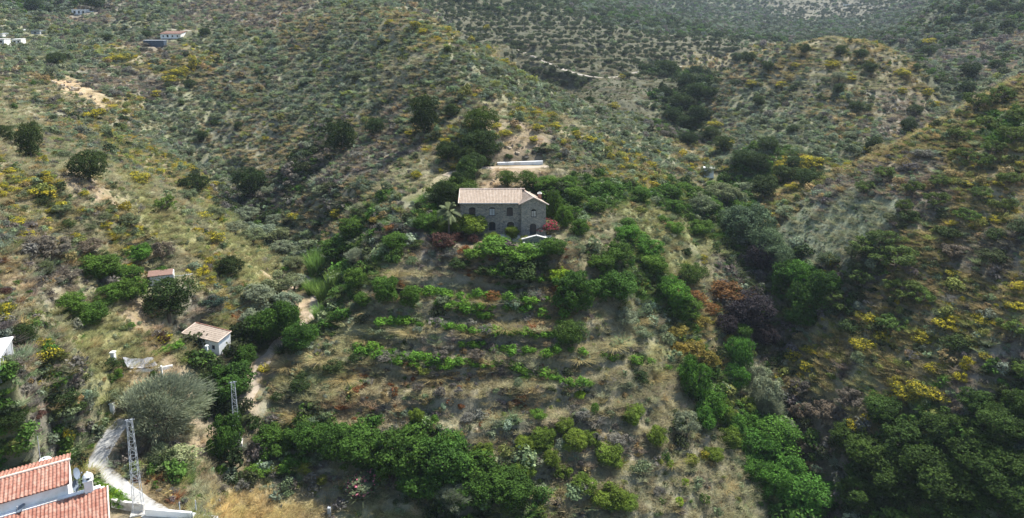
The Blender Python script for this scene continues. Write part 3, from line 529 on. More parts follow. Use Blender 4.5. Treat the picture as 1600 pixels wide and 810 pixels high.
_pc, _pt = palm_meshes(350); proto('palm_tree', [('fronds', _pc, True), ('trunk', _pt, False)])
def conifer(seed):
    R = np.random.default_rng(seed); N = 3600; z = R.uniform(.02, 1, N) ; rr = .5 * np.sin(np.pi * np.clip(z * .86 + .14, 0, 1)) ** .75 * (.85 + .3 * R.random(N)) ; a = R.uniform(0, 2*np.pi, N)
    lump = .85 + .22 * np.sin(a * 3 + z * 9) * np.sin(z * 17 + a); p = np.stack([np.cos(a) * rr * lump, np.sin(a) * rr * lump, z], 1); n = unit(p * np.array([1,1,0]) + R.normal(size=(N,3)) * .4 + np.array([0,0,.3]))
    V, F = quads(p, n, .02 * R.uniform(.6,1.3,N), 2.0, R); return plant_mesh('conifer_crown', [(V, F, R.random(N), np.zeros(N))], M['leaf'])
_mb = MB().tube([(0,0,-.05),(0,0,.85)], [.03,.008], 6)
proto('conifer', [('crown', conifer(5), True), ('trunk', new_mesh('conifer_trunk', _mb.V, _mb.F, M['bark']), False)])
proto('agave', [('agave', plant_mesh('agave', [blades(360, 46, (.6,1.0), .5, 1.1, .05, 3, (0,0), .5, .08, tip=.08)], M['leaf']), True)])

# ---- what each kind looks like in words: tint, look, category, group
LOOK = {
 'fig': ('broadleaf_tree', (0.070,0.135,0.023), 'bright green leafy broadleaf tree', 'tree'), 'walnut': ('broadleaf_tree', (0.048,0.102,0.018), 'deep green broadleaf tree with dense crown', 'tree'),
 'thicket': ('broadleaf_tree', (0.039,0.072,0.015), 'dark green tree of the dense thicket', 'tree'),
 'carobtree': ('almond_tree', (.085,.125,.032), 'muted green open crowned tree', 'tree'),
 'citrus': ('broadleaf_tree', (0.107,0.160,0.025), 'yellow green citrus tree', 'tree'), 'lush': ('broadleaf_tree', (0.070,0.164,0.025), 'vivid green leafy tree', 'tree'),
 'carob': ('evergreen_tree', (0.030,0.051,0.015), 'dark green evergreen carob tree', 'tree'), 'oak': ('evergreen_tree', (0.045,0.072,0.023), 'dull dark green evergreen tree', 'tree'), 'round': ('evergreen_tree', (0.061,0.102,0.020), 'mid green round crowned evergreen tree', 'tree'),
 'olive': ('olive_tree', (.13,.16,.085), 'grey green olive tree', 'tree'), 'silver': ('olive_tree', (.18,.215,.145), 'silvery grey olive tree', 'tree'), 'dolive': ('olive_tree', (.065,.088,.042), 'dark olive tree with gnarled trunk', 'tree'),
 'almond': ('almond_tree', (.10,.16,.035), 'sparse green almond tree', 'tree'), 'plum': ('almond_tree', (.045,.033,.04), 'purplish dark leaved tree', 'tree'), 'twig': ('almond_tree', (.15,.13,.105), 'greyish half bare tree', 'tree'),
 'plumbig': ('evergreen_tree', (0.033,0.027,0.031), 'purple black leaved tree', 'tree'), 'poplar': ('evergreen_tree', (0.082,0.123,0.066), 'tall soft silver green tree', 'tree'),
 'broom': ('broom_bush', (.11,.12,.03), 'yellow flowering broom bush', 'bush'), 'bright_broom': ('broom_bush', (.25,.2,.03), 'bright golden broom bush', 'bush'),
 'ygreen': ('shrub', (.16,.19,.035), 'yellowish green shrub', 'shrub'), 'lime': ('shrub', (.19,.30,.025), 'lime green rounded shrub', 'shrub'), 'green': ('shrub', (.095,.185,.028), 'fresh green shrub', 'shrub'),
 'dark': ('shrub', (.042,.07,.022), 'dark green shrub', 'shrub'), 'sage': ('shrub', (.155,.195,.115), 'grey green sage coloured shrub', 'shrub'), 'grey': ('shrub', (.16,.155,.135), 'dry grey shrub', 'shrub'),
 'rust': ('shrub', (.175,.092,.035), 'rusty orange shrub', 'shrub'), 'gold': ('shrub', (.21,.17,.04), 'golden brown shrub', 'shrub'), 'blue': ('shrub', (.045,.075,.06), 'blue green dense shrub', 'shrub'), 'maroon': ('shrub', (.075,.04,.035), 'reddish brown shrub', 'shrub'),
 'tamarisk': ('tamarisk', (.215,.25,.175), 'feathery grey green tamarisk', 'tree'), 'cane': ('cane_clump', (.13,.22,.055), 'tall green giant cane clump', 'cane'), 'pcane': ('shrub', (.24,.27,.14), 'pale wispy cane clump', 'cane'),
 'tussock': ('grass_tussock', (.36,.30,.15), 'dry straw coloured grass tussock', 'grass'), 'bare': ('bare_tree', (.1,.1,.1), 'leafless grey tree with twisted branches', 'tree'),
 'palm': ('palm_tree', (.16,.19,.10), 'grey green palm', 'palm'), 'vine': ('grapevine', (0.090,0.189,0.025), 'small bright green grapevine', 'vine'),
 'oleander': ('oleander', (.09,.12,.075), 'pink flowering oleander', 'bush'), 'bougain': ('bougainvillea', (.06,.06,.03), 'crimson flowering bougainvillea', 'bush'), 'conifer': ('conifer', (.06,.105,.03), 'soft green young conifer', 'tree'), 'agave': ('agave', (.16,.23,.17), 'pale blue green agave rosette', 'agave'),
}
ASPECT = {'tree': .85}
FIRST = {}; PLACED = []
def place(look, x, y, z, w, h, px, py, label=None, group=None, parts=True):
    kind, tint, words, cat = LOOK[look]; vs = PROTO[kind]; vi = random.randrange(len(vs)); sc = (w * random.uniform(.95,1.05), w * random.uniform(.92,1.08), h); rz = random.uniform(-.5,.5) if kind in ('tamarisk','cane_clump') else random.uniform(0, 6.28)
    j = random.uniform(.86, 1.14); hs = random.uniform(-.06, .06); tc = (tint[0]*j*(1+hs), tint[1]*j, tint[2]*j*(1-hs), 1)
    key = (kind, vi, parts)
    if key not in FIRST:
        if len(vs[vi]) > 1 and parts:
            root = bpy.data.objects.new(kind, None)
            ch = [bpy.data.objects.new(n, me) for n, me, tt in vs[vi]]; 
        else: root = bpy.data.objects.new(kind, vs[vi][0][1]); ch = []
        FIRST[key] = (root, ch); new = False
    else: new = True
    r0, c0 = FIRST[key]; root = r0.copy() if new else r0; COL.objects.link(root); root.location = (x, y, z - .02 * h); root.scale = sc; root.rotation_euler = (0, 0, rz); root.color = tc
    for c in c0:
        d = c.copy() if new else c; COL.objects.link(d); d.parent = root; d.color = tc
    root['category'] = cat; root['group'] = group or (words + 's on the hillsides')
    PLACED.append([root, words, px, py, w, label, y]); return root
def plant(look, cx, cy, wp, hp, label=None, group=None):
    for _ in range(2):
        by = cy + hp / 2 - (.22 * wp if _ else .2 * wp); x, y, z, d = hit(cx, min(by, 830)); dec = math.atan2(CAMZ - z, y); w = wp * d / F_PX
        h = max((hp * d / F_PX - .5 * w * math.sin(dec)) / math.cos(dec), .5 * w)
        if LOOK[look][3] in ('tree', 'palm') and LOOK[look][0] != 'tamarisk': h = max(h * 1.04, (.8 if LOOK[look][0] == 'evergreen_tree' else .62) * w)
    return place(look, x, y, z, w * 1.06, h * 1.04, cx, cy, label, group)
T = []
def A(look, *rows): 
    for r in rows: T.append((look,) + r)
A('carob', (150,12,30,20),(52,16,30,22),(105,3,22,12),(663,192,52,70),(533,223,48,58),(586,206,36,30),(752,240,62,50),(393,292,50,56),(361,422,40,38),(264,493,84,50),(34,532,44,36),(20,661,46,40),(1043,117,36,26),(1067,134,36,30),(1085,150,30,30),(1062,165,34,30),(1092,185,34,32),(1070,200,34,30),(1088,118,26,20),(1050,185,30,26),(1075,222,30,24),(304,298,46,38),(316,216,18,18),(1040,150,22,22),(1110,150,26,22),(700,243,36,36),(1418,204,28,28),(1364,233,30,26),(1512,143,26,20),(1516,122,34,18),(1185,268,40,24),(718,290,34,40))
A('oak', (50,228,44,66),(8,216,26,34),(141,268,56,58),(707,177,24,24),(730,252,34,38),(740,262,40,36),(1168,96,26,22),(1198,108,22,18),(1256,81,20,18),(1313,84,20,18),(1360,111,24,20),(1345,91,22,14),(1185,162,20,18),(1310,143,20,18),(1337,170,22,18),(89,99,28,24),(321,54,18,14),(169,63,18,14),(230,58,16,12),(402,116,12,10),(297,136,18,18),(373,200,16,16),(699,81,12,14),(1195,305,50,34),(1230,285,40,24),(1262,290,40,22),(1160,262,40,22),(1130,235,34,22),(1200,235,34,20),(1240,265,30,18),(1430,180,24,14),(1555,110,24,14),(1490,70,20,14),(1450,85,20,12),(1530,50,22,14),(1575,45,22,14),(1470,40,18,12),(1500,20,18,12),(1550,15,20,12),(1587,20,20,12),(1430,110,16,12),(1110,215,30,24),(1150,95,20,14))
A('round', (749,200,50,54),(718,312,60,42),(793,290,34,20),(824,292,38,24),(1080,435,44,38),(888,530,54,44))
A('walnut', (898,468,76,72),(958,460,70,56),(352,610,84,62),(351,692,56,72),(250,432,30,20),(560,702,90,70),(641,715,90,80),(692,729,90,80),(600,735,60,60),(430,700,70,50),(489,692,70,58),(525,700,60,60),(739,745,80,70),(660,760,80,60),(797,778,80,50),(735,780,70,50),(410,520,50,60),(442,510,60,70),(470,535,50,50),(384,562,40,40),(1230,440,50,60),(1262,480,60,60),(1290,450,50,50),(1250,500,50,40))
A('thicket',(1560,680,80,50),(1500,690,80,56),(1420,700,80,60),(1360,720,80,60),(1450,740,80,56),(1520,740,90,60),(1580,740,80,60),(1400,770,80,56),(1480,790,90,50),(1560,790,90,50),(1340,780,70,50),(1590,640,50,50),(1530,640,60,40),(1470,680,60,40),(1320,690,50,40),(1380,655,60,34))
A('lush', (1249,440,50,50),(1208,690,80,62),(1181,705,60,50),(1225,735,70,60),(1262,790,90,60),(1154,560,44,60),(1150,595,36,40),(1084,601,50,70),(1110,640,50,50),(1205,760,60,60),(1240,775,50,40),(1175,665,50,40),(216,405,42,26),(1055,470,60,50),(1040,455,40,40),(979,372,40,30),(1010,395,50,34),(1180,740,50,40),(1145,665,50,40),(1100,660,40,40))
A('fig', (159,430,60,36),(199,437,46,34),(206,460,62,44),(169,469,50,36),(111,488,52,34),(145,500,56,38),(125,505,40,30),(1154,526,40,36),(1073,489,50,40),(604,460,44,46),(641,470,34,34),(567,472,30,26),(560,440,40,36),(530,400,60,40),(550,365,50,34),(662,355,40,26),(620,385,40,26),(1053,330,36,26),(1050,307,30,24),(1002,310,30,26),(1070,300,30,22),(905,361,30,30),(881,345,32,40),(867,330,30,50),(850,300,44,24),(878,300,40,22),(898,312,40,26),(865,395,44,26),(960,405,50,30),(940,420,44,30),(930,330,34,22),(1020,420,50,36),(890,290,30,22),(945,300,34,20),(1110,330,40,26),(1120,300,36,22),(1160,335,40,26),(1090,365,40,24))
A('carobtree',(1397,418,70,46),(1357,400,60,40),(1408,462,60,46),(1424,300,34,28),(1411,327,30,26),(1462,321,44,34),(1465,290,36,24),(1380,385,50,30),(1340,440,50,36),(1310,480,50,40),(1526,175,50,20),(1566,159,44,24),(1495,219,36,20),(1583,223,50,28),(1555,240,40,24),(1530,262,40,20),(1590,190,40,26),(1510,250,36,20),(1575,290,40,22),(1545,205,40,20),(1570,330,40,24),(1530,310,36,22),(1380,280,36,18),(1350,300,34,20))
A('citrus', (800,368,24,24),(651,655,26,30),(898,695,44,34),(850,690,40,34),(861,722,30,30),(952,718,50,36),(949,785,60,40),(753,710,36,26),(699,694,36,26),(820,740,40,34),(978,790,40,30),(1026,688,34,36),(986,651,40,30),(880,668,30,26),(924,690,30,26),(768,378,26,16),(840,700,30,24),(912,765,40,26),(1114,715,34,28),(880,740,34,26),(820,700,34,22),(733,362,54,40),(1127,650,40,40),(1138,690,40,36),(1165,640,34,30),(700,360,30,26))
A('olive', (206,351,36,26),(294,314,36,22),(341,341,36,30),(462,418,36,26),(439,459,64,40),(395,380,44,28),(142,361,22,20),(165,344,24,16),(98,334,32,22),(430,380,50,30),(1390,345,24,18),(905,395,24,20),(1105,275,30,16),(1134,321,60,30),(1100,334,50,30),(1290,130,18,14))
A('silver', (368,365,40,28),(415,375,52,32),(418,304,20,22),(445,396,40,26),(405,470,56,40),(450,480,48,40),(395,505,40,36),(460,448,40,30),(1073,672,44,48),(1310,127,26,18),(385,345,40,24),(1195,628,56,70),(1180,595,36,40),(979,503,44,34),(430,350,30,20),(81,115,20,18))
A('poplar', (1170,372,80,50),(1198,390,60,60),(1215,410,50,50),(1150,360,50,36))
A('plumbig', (1192,412,56,48),(1168,508,80,52),(1135,515,44,40),(1195,530,44,40))
A('dolive', (880,300,30,26),(70,425,34,26),(1549,415,50,26),(1330,400,30,24),(1600,370,50,30),(1290,415,40,26),(1340,425,36,24),(1215,205,20,14))
A('almond', (260,326,38,32),(1510,345,40,28),(1440,470,44,34),(1390,520,50,30),(1580,520,44,30),(1600,590,50,40),(1060,668,24,26),(1100,785,20,24))
A('twig', (84,405,60,34),(140,395,44,30),(255,400,36,40),(60,390,40,26),(110,440,40,26),(1285,655,60,40),(1325,635,50,30),(1245,650,34,34),(655,610,24,20),(690,560,30,24),(745,560,30,22),(1490,400,40,28),(1250,610,36,30))
A('bare', (216,330,26,28),(418,415,44,34),(620,555,24,26),(1420,560,30,20),(1100,690,20,24),(640,560,20,22),(760,585,22,20),(580,600,20,20),(1085,560,20,22),(955,600,22,20),(1480,470,30,24),(1070,640,18,22),(330,420,20,22),(820,500,24,20),(690,510,22,20),(1360,480,30,22))
A('tamarisk', (262,650,128,118),(712,782,60,50),(1195,640,50,60),(560,405,40,26))
A('cane', (500,412,46,50),(512,460,40,40),(525,440,30,40),(505,490,36,30),(490,450,26,30),(1250,795,60,34))
A('pcane', (280,720,60,40),(250,705,30,30),(1340,560,26,26))
A('broom', (148,184,36,22),(190,96,30,14),(172,97,24,12),(302,98,14,30),(280,118,30,14),(265,128,26,14),(245,150,22,16),(216,283,34,30),(300,268,24,16),(315,342,32,20),(342,342,20,18),(337,375,34,26),(462,342,26,18),(526,337,22,18),(525,330,18,12),(298,300,20,14),(25,354,30,14),(42,370,28,18),(74,346,18,14),(20,327,20,14),(118,371,16,12),(172,368,18,16),(128,331,20,12),(165,354,20,14),(196,370,14,12),(60,305,34,16),(75,300,28,18),(20,300,24,14),(25,282,22,16),(48,285,22,12),(385,462,18,18),(68,540,30,24),(75,560,44,40),(257,534,30,14),(317,425,24,24),(330,440,20,18),(305,432,20,18),(325,410,18,16),(10,485,26,26),(10,500,20,22),(412,577,22,18),(108,685,18,34),(200,390,16,12),(215,360,20,12),(240,372,20,12),(14,270,20,14),(70,275,20,12),
  (813,175,18,14),(834,180,14,12),(840,202,20,14),(867,199,20,14),(834,219,16,14),(878,224,16,14),(921,223,26,14),(960,170,22,10),(1026,240,18,12),(986,262,20,12),(970,263,14,10),(810,201,12,12),(759,46,12,14),(736,64,14,14),(972,121,12,10),(790,212,26,14),(775,200,20,12),(720,215,16,16),(696,222,20,12),(640,210,16,12),(775,215,14,12),(900,210,16,10),(1005,250,16,10),(700,48,16,10),(715,56,16,10),(610,40,22,10),(650,44,24,10),
  (1300,105,26,18),(1222,135,20,14),(1176,133,20,14),(1408,118,26,18),(1448,148,22,16),(1462,165,16,14),(1117,199,28,16),(1408,145,18,12),(1269,262,44,18),(1453,69,24,14),(1330,125,18,12),(1255,270,30,14),(1220,262,26,12),(1330,262,24,12),(1240,300,30,12),(1140,225,20,12),(1490,430,24,14),(1360,240,24,12),(1560,348,30,18),(1583,479,30,20),(1532,503,30,18),(1475,510,40,22),(1364,503,36,22),(1440,535,30,16),(1500,520,24,14),(1595,260,20,14),(1510,290,20,12),(1560,290,20,12),(1296,410,14,28),(1285,430,14,20),(1345,495,22,14),
  (1415,618,44,34),(1440,612,44,30),(1465,622,40,26),(1400,600,26,24),(1455,577,26,26),(1509,570,26,30),(1500,590,24,24),(1337,668,30,24),(1350,655,20,16),(1428,661,22,16),(1462,717,30,18),(1239,560,34,18),(1265,550,24,16),(1300,560,24,14),(1490,500,26,18),(1540,560,24,16),(1580,655,22,18),(1570,700,16,14),(1350,545,40,20),(1380,530,30,20),(1260,575,30,20))
A('lime', (871,431,44,30),(1070,755,16,18),(1060,785,16,18),(905,618,20,16),(990,660,16,14),(530,395,24,14),(1046,725,16,16))
A('green', (780,394,60,30),(813,405,60,30),(745,402,44,26),(757,388,30,24),(840,398,44,24),(795,415,40,20),(979,351,30,20),(996,371,34,22),(1053,358,32,28),(840,648,26,22),(888,527,44,36),(918,600,24,16),(820,590,20,14),(930,640,16,22),(680,655,16,16),(455,735,40,14),(236,668,20,20),(186,585,14,22),(240,584,10,12),(205,510,14,14),(345,735,20,20),(400,745,40,14),(1365,615,20,14),(680,335,26,20),(700,322,26,22),(1035,345,22,16))
A('ygreen', (662,580,24,18),(480,735,30,16),(505,752,20,20),(490,765,20,14),(600,450,24,20),(1000,330,20,14),(1080,720,30,24),(940,785,30,20),(1030,720,16,14),(820,375,20,16))
A('carob', (694,318,44,60))
A('dark', (172,572,30,26),(190,570,20,16),(101,624,40,34),(1000,590,30,26),(1073,395,20,16),(560,560,30,22),(520,575,40,26),(470,605,40,26),(440,620,30,24),(692,385,36,22),(680,350,20,30),(650,385,30,18),(1000,560,24,16),(830,300,30,18),(1560,375,40,18),(1480,370,40,18),(1420,345,40,18),(1500,545,50,22),(1330,520,50,24),(470,590,24,18),(120,640,40,26),(1240,205,24,12),(1240,140,18,10),(720,420,40,20),(760,430,40,18),(810,438,60,18),(860,440,24,18))
A('blue', (334,474,34,28),(1060,660,30,26),(1590,700,30,24),(1010,480,30,20))
A('sage', (380,610,30,20),(560,480,30,20),(650,500,30,18),(1230,340,40,14),(1170,300,40,18),(630,560,26,18),(810,600,16,20),(690,470,30,20),(590,520,34,20),(400,690,20,20),(1000,520,30,24),(1150,250,30,18),(1080,250,30,18),(1060,240,26,16),(600,330,30,18),(560,330,30,20),(500,300,30,20),(1280,240,30,14),(1330,215,26,12),(215,230,26,14),(100,245,24,16),(340,185,24,14),(420,160,24,14),(480,130,26,14),(560,120,26,14),(640,110,24,12),(860,165,26,14),(920,190,28,14),(960,225,26,14),(760,150,24,12),(120,265,20,14),(200,90,24,12),(430,70,22,10),(520,60,22,10),(350,30,22,10),(250,110,20,10))
A('rust', (1131,462,64,40),(1085,472,44,36),(1060,465,30,24),(614,358,26,18),(1110,485,34,24),(630,448,24,12),(770,470,30,10),(870,460,30,12),(600,325,20,12))
A('gold', (1080,550,50,30),(1105,565,40,34),(1060,520,40,26),(1095,505,36,24),(1170,470,34,24),(1150,480,30,20),(1250,770,30,20),(590,345,26,16),(1060,545,30,24))
A('maroon', (694,380,44,34),(715,372,24,20),(740,374,20,20),(60,650,24,16))
A('grey', (700,400,30,18),(730,655,30,20),(650,665,24,16),(760,520,30,16),(910,650,30,18),(960,690,30,18),(550,770,30,16),(270,770,20,14),(1300,650,40,24),(90,660,24,22),(120,600,20,14),(600,560,30,16),(860,540,26,14),(1030,770,24,14),(340,770,30,14),(380,765,30,12),(800,545,26,14),(700,545,26,14),(200,115,24,10),(180,150,24,12),(1440,245,30,14),(1060,700,24,16))
A('palm', (852,234,20,22),(824,241,12,12))
A('conifer', (729,270,30,40),)
A('oleander', (567,762,76,54),)
A('bougain', (852,362,46,28),)
A('agave', (372,484,16,9),(360,486,12,8),(345,488,12,8))
A('tussock', (790,512,26,16),(570,530,24,14),(1000,500,24,16),(1080,640,24,14),(540,590,26,16),(960,540,24,14),(870,500,24,12),(1020,590,22,14),(640,520,24,12),(470,650,26,14),(760,470,22,12),(1130,760,20,12),(680,590,22,12),(905,560,26,14),(620,430,22,12),(500,560,26,16),(450,570,26,16),(730,520,22,12))
for (look, cx, cy, w, h) in T:
    plant(look, cx, cy, w, h)
_x, _y, _z, _d = hit(702, 372)
place('palm', _x, _y, _z, 4.8, 7.2, 703, 338, 'tall grey green palm at the left front corner of the stone farmhouse')
# grapevines in rows along the terraces of the spur
VR = random.Random(4)
VINES = [((562,553),(770,572),18),((690,462),(850,470),12),((560,545),(610,552),5),((780,570),(905,602),12),((770,425),(850,436),9),((610,565),(700,575),7),((870,545),(960,560),5),((1000,565),(1060,580),4),
         ((600,505),(700,508),8),((700,512),(860,528),14),((640,455),(700,460),5),((700,480),(760,495),6),((720,540),(850,552),9),((690,478),(880,492),8)]
for (a, b, n) in VINES:
    for k in range(n):
        f = (k + VR.uniform(-.25,.25)) / max(n-1, 1); cx = a[0] + (b[0]-a[0]) * f; cy = a[1] + (b[1]-a[1]) * f + VR.uniform(-3,3); s = VR.uniform(15, 28)
        plant('vine', cx, cy, s, s * .8, group='grapevines in rows along the terraces')
# grapevine pergola beside the white hut
for k in range(7): plant('vine', 246 + k * 6.5, 553 - k * 2.5 + VR.uniform(-2,2), 20, 13, group='vines trained beside the white hut')
# the olive grove on the terraced hill: rows following the contours
GROVE = []
for it in range(9000):
    px = VR.uniform(640, 1185); py = VR.uniform(0, 172)
    x, y, z, d = P(px, py, 1)[0], 0, 0, 0
    break
def grove_pts():
    out = []; R = np.random.default_rng(12)
    for zl in np.arange(2, 44, 2.0):
        for u in np.arange(-.16, .33, 0.0095):
            uu = u + R.uniform(-.003, .003); ys = np.arange(266, 470, 1.0); zz = gsample(uu * ys, ys); s = np.where((zz[:-1] - zl) * (zz[1:] - zl) < 0)[0]
            for k in s[:2]:
                if R.random() < .9: y = ys[k] + R.uniform(-2, 2); out.append((uu * y, y))
    return out
gp = []
for (x, y) in grove_pts():
    z = float(gsample(x, y)); px, py, d = proj(x, y, z)
    if not (630 < px < 1180 and -4 < py < 175): continue
    hx = hit(px, py - 2)
    if abs(hx[1] - y) > 14: continue
    rg = KEYS[int(region(np.array([x]), np.array([y]))[0])]
    if rg not in ('grove',): continue
    gp.append((d, x, y, z, px, py))
gp.sort(); print('grove', len(gp))
GREST = gp[285:]
for (d, x, y, z, px, py) in gp[:285]:
    place('dolive', x, y, z, VR.uniform(2.4, 4.9), VR.uniform(2.2, 3.6), px, py, 'small dark olive tree planted in the rows of the terraced grove', 'olive trees in the terraced grove on the far hill', parts=False)
# loose shrubs and brooms beyond the ones picked out above: the largest of the scrub
R2 = np.random.default_rng(33); cnt = {}
for it in range(4000):
    if sum(cnt.values()) >= 230: break
    u = R2.uniform(-.95, .95); y = math.exp(R2.uniform(math.log(52), math.log(260))); x = u * y; z = float(gsample(x, y)); px, py, d = proj(x, y, z)
    if not (4 < px < 1596 and 4 < py < 806): continue
    if abs(hit(px, py)[1] - y) > 4: continue
    if 690 < px < 890 and 270 < py < 400 or px < 300 and py > 690 or 270 < px < 400 and 500 < py < 570: continue
    rg = KEYS[int(region(np.array([x]), np.array([y]))[0])]
    if gsample(x, y, TMASK) > .4: continue
    opts = {'sage':['sage','sage','sage','dark'],'mix':['sage','grey','dark','broom'],'dry':['sage','tussock','broom'],'grassy':['sage','green','tussock'],'greyp':['grey','sage','dark'],'lush':['green','green','ygreen','dark'],'dark':['dark','green'],'broom':['broom','sage','broom'],'brush':['ygreen','broom','gold','dark'],'gully':['dark','dark','grey'],'rust':['maroon','grey','green']}.get(rg)
    if not opts: continue
    lk = opts[R2.integers(len(opts))]
    if cnt.get(lk, 0) > 60: continue
    cnt[lk] = cnt.get(lk, 0) + 1; w = R2.uniform(1.3, 2.4) * (1.35 if y > 150 else 1); place(lk, x, y, z, w, w * R2.uniform(.55, .85), px, py)

# ---- the scrub and grass nobody could count
PC = bpy.data.collections.new('scrub_sources')
def src(name, me): o = bpy.data.objects.new(name, me); PC.objects.link(o); return o
def pm(name, parts): return plant_mesh(name, parts, M['scrub'])
for i in range(3): src('p%02d' % i, pm('scrub_dome', [crown(400+i, nl=8, N=300, ls=.05, cz=.38, rad=(.34,.34,.25), lr=(.16,.26), zmin=-.05, jit=1.1)[0]]))
for i in range(2): src('p%02d' % (3+i), pm('scrub_spiky', [blades(410+i, 170, (.35,.9), .55, 1.0, .018, 2, (0,0), .3, .16, tip=.5), crown(410+i, nl=6, N=110, ls=.045, cz=.35, rad=(.32,.32,.2), lr=(.15,.22), zmin=-.05)[0]]))
src('p05', pm('scrub_flat', [crown(420, nl=10, N=260, ls=.05, cz=.2, rad=(.42,.42,.12), lr=(.1,.18), zmin=-.05, asp=2.0)[0]]))
src('p06', pm('scrub_loose', [crown(421, nl=12, N=200, ls=.045, cz=.4, rad=(.42,.42,.3), lr=(.08,.16), zmin=-.05, asp=2.2, jit=1.4)[0]]))
def grass_patch(seed):
    R = np.random.default_rng(seed); ps = []
    for k in range(9):
        V, F, lv, fl = blades(seed * 31 + k, 26, (.15,.42), .6, 1.1, .013, 2, (.08,.02), .5, .10, tip=.3); s = R.uniform(.7,1.3); V = V * s + np.array([R.uniform(-.8,.8), R.uniform(-.8,.8), -.02]); ps.append((V, F, np.clip(lv * .7 + R.random() * .3, 0, 1), fl))
    return ps
for i in range(3): src('p%02d' % (7+i), pm('grass_patch', grass_patch(430+i)))
def stone_src(nm, sd):
    R = np.random.default_rng(sd); bm = bmesh.new(); bmesh.ops.create_icosphere(bm, subdivisions=1, radius=.5)
    for v in bm.verts: v.co *= R.uniform(.7, 1.15); v.co.z *= .6
    me = bpy.data.meshes.new(nm); bm.to_mesh(me); bm.free(); me.materials.append(M['scrub']); a = me.attributes.new('lv', 'FLOAT', 'FACE'); a.data.foreach_set('value', R.uniform(.2, .8, len(me.polygons)).astype(np.float32)); src(nm, me)
stone_src('p10', 1); stone_src('p11', 2)
def gn_instancer(name):
    g = bpy.data.node_groups.new(name, 'GeometryNodeTree'); g.interface.new_socket('Geometry', in_out='INPUT', socket_type='NodeSocketGeometry'); g.interface.new_socket('Geometry', in_out='OUTPUT', socket_type='NodeSocketGeometry')
    N = g.nodes; L = g.links; gi = N.new('NodeGroupInput'); go_ = N.new('NodeGroupOutput'); ip = N.new('GeometryNodeInstanceOnPoints'); ci = N.new('GeometryNodeCollectionInfo')
    ci.inputs['Collection'].default_value = PC; ci.inputs['Separate Children'].default_value = True; ci.inputs['Reset Children'].default_value = True
    def at(n, t): x = N.new('GeometryNodeInputNamedAttribute'); x.data_type = t; x.inputs['Name'].default_value = n; return x.outputs['Attribute']
    L.new(gi.outputs[0], ip.inputs['Points']); L.new(ci.outputs[0], ip.inputs['Instance']); ip.inputs['Pick Instance'].default_value = True
    L.new(at('pid', 'INT'), ip.inputs['Instance Index']); L.new(at('rot', 'FLOAT_VECTOR'), ip.inputs['Rotation']); L.new(at('scl', 'FLOAT_VECTOR'), ip.inputs['Scale']); L.new(ip.outputs[0], go_.inputs[0]); return g
GN = gn_instancer('scatter')
def scatter(name, pts, pid, rot, scl, tint, label, cat):
    me = new_mesh(name, pts, [], None, False, {'pid': ('POINT', 'INT', pid), 'rot': ('POINT', 'FLOAT_VECTOR', rot), 'scl': ('POINT', 'FLOAT_VECTOR', scl), 'tint': ('POINT', 'FLOAT_COLOR', np.concatenate([tint, np.ones((len(tint), 1))], 1))})
    me.materials.append(M['scrub']); o = link(name, me); md = o.modifiers.new('scatter', 'NODES'); md.node_group = GN; o['kind'] = 'stuff'; tag(o, label, cat); print(name, len(pts)); return o
TRK = [(p[:, :2], hw) for p, hw in TRACKS.values()]
CLEAR = [(-1.2,109.8,9.5,7.6,0),(-42.5,54.8,9.5,6,.54)]
FAR_H = [hit(*p)[:2] + (w_,) for p, w_ in [((128,24),7),((272,61),6.5),((243,74),5),((5,66),8),((30,70),5),((1107,278),3),((60,56),4),((325,556),2.2),((250,452),3.2),((812,259),5),((6,566),1.2),((1107,283),3.0)]]
def keep(x, y):
    ok = np.ones(len(x), bool)
    for hx_, hy_, hr_ in FAR_H: ok &= np.hypot(x - hx_, y - hy_) > hr_
    for p, hw in TRK:
        for i in range(0, len(p), 1): ok &= np.hypot(x - p[i, 0], y - p[i, 1]) > hw + .35
    for cx, cy, hx, hy, a in CLEAR:
        dx, dy = x - cx, y - cy; ok &= ~((np.abs(dx*math.cos(a)+dy*math.sin(a)) < hx) & (np.abs(-dx*math.sin(a)+dy*math.cos(a)) < hy))
    return ok
def visible(x, y, z):
    px, py, d = proj(x, y, z + .6); return (px > -160) & (px < 1760) & (py > -60) & (py < 900)
def sample(n, ymin, ymax, power, y0):
    R = rng; yy = np.geomspace(ymin, ymax, 4000); pdf = yy * np.minimum(1, (y0 / yy) ** power) * np.gradient(yy); c = np.cumsum(pdf); c /= c[-1]
    y = np.interp(R.random(n), c, yy); return R.uniform(-1.02, 1.02, n) * y, y
def region_pick(x, y):
    r = region(x, y); N = len(x); dens = np.array([REG[k][2] for k in KEYS])[r]; size = np.array([REG[k][3] for k in KEYS])[r]; gd = np.array([REG[k][4] for k in KEYS])[r]; gt = np.array([REG[k][5] for k in KEYS])[r]
    tint = np.zeros((N, 3)); u = rng.random(N)
    for i, k in enumerate(KEYS):
        m = np.where(r == i)[0]
        if not len(m): continue
        w = np.array([q[1] for q in REG[k][1]], float); cs = np.cumsum(w / w.sum()); tint[m] = np.array([q[0] for q in REG[k][1]])[np.minimum(np.searchsorted(cs, u[m]), len(cs)-1)]
    return r, dens, size, gd, gt, tint
x, y = sample(240000, 44, 950, 2.1, 150); _ex, _ey = rng.uniform(-.86, -.58, 2600), rng.uniform(52, 76, 2600); x, y = np.concatenate([x, _ex * _ey]), np.concatenate([y, _ey]); z = gsample(x, y); r, dens, size, gd, gt, tint = region_pick(x, y)
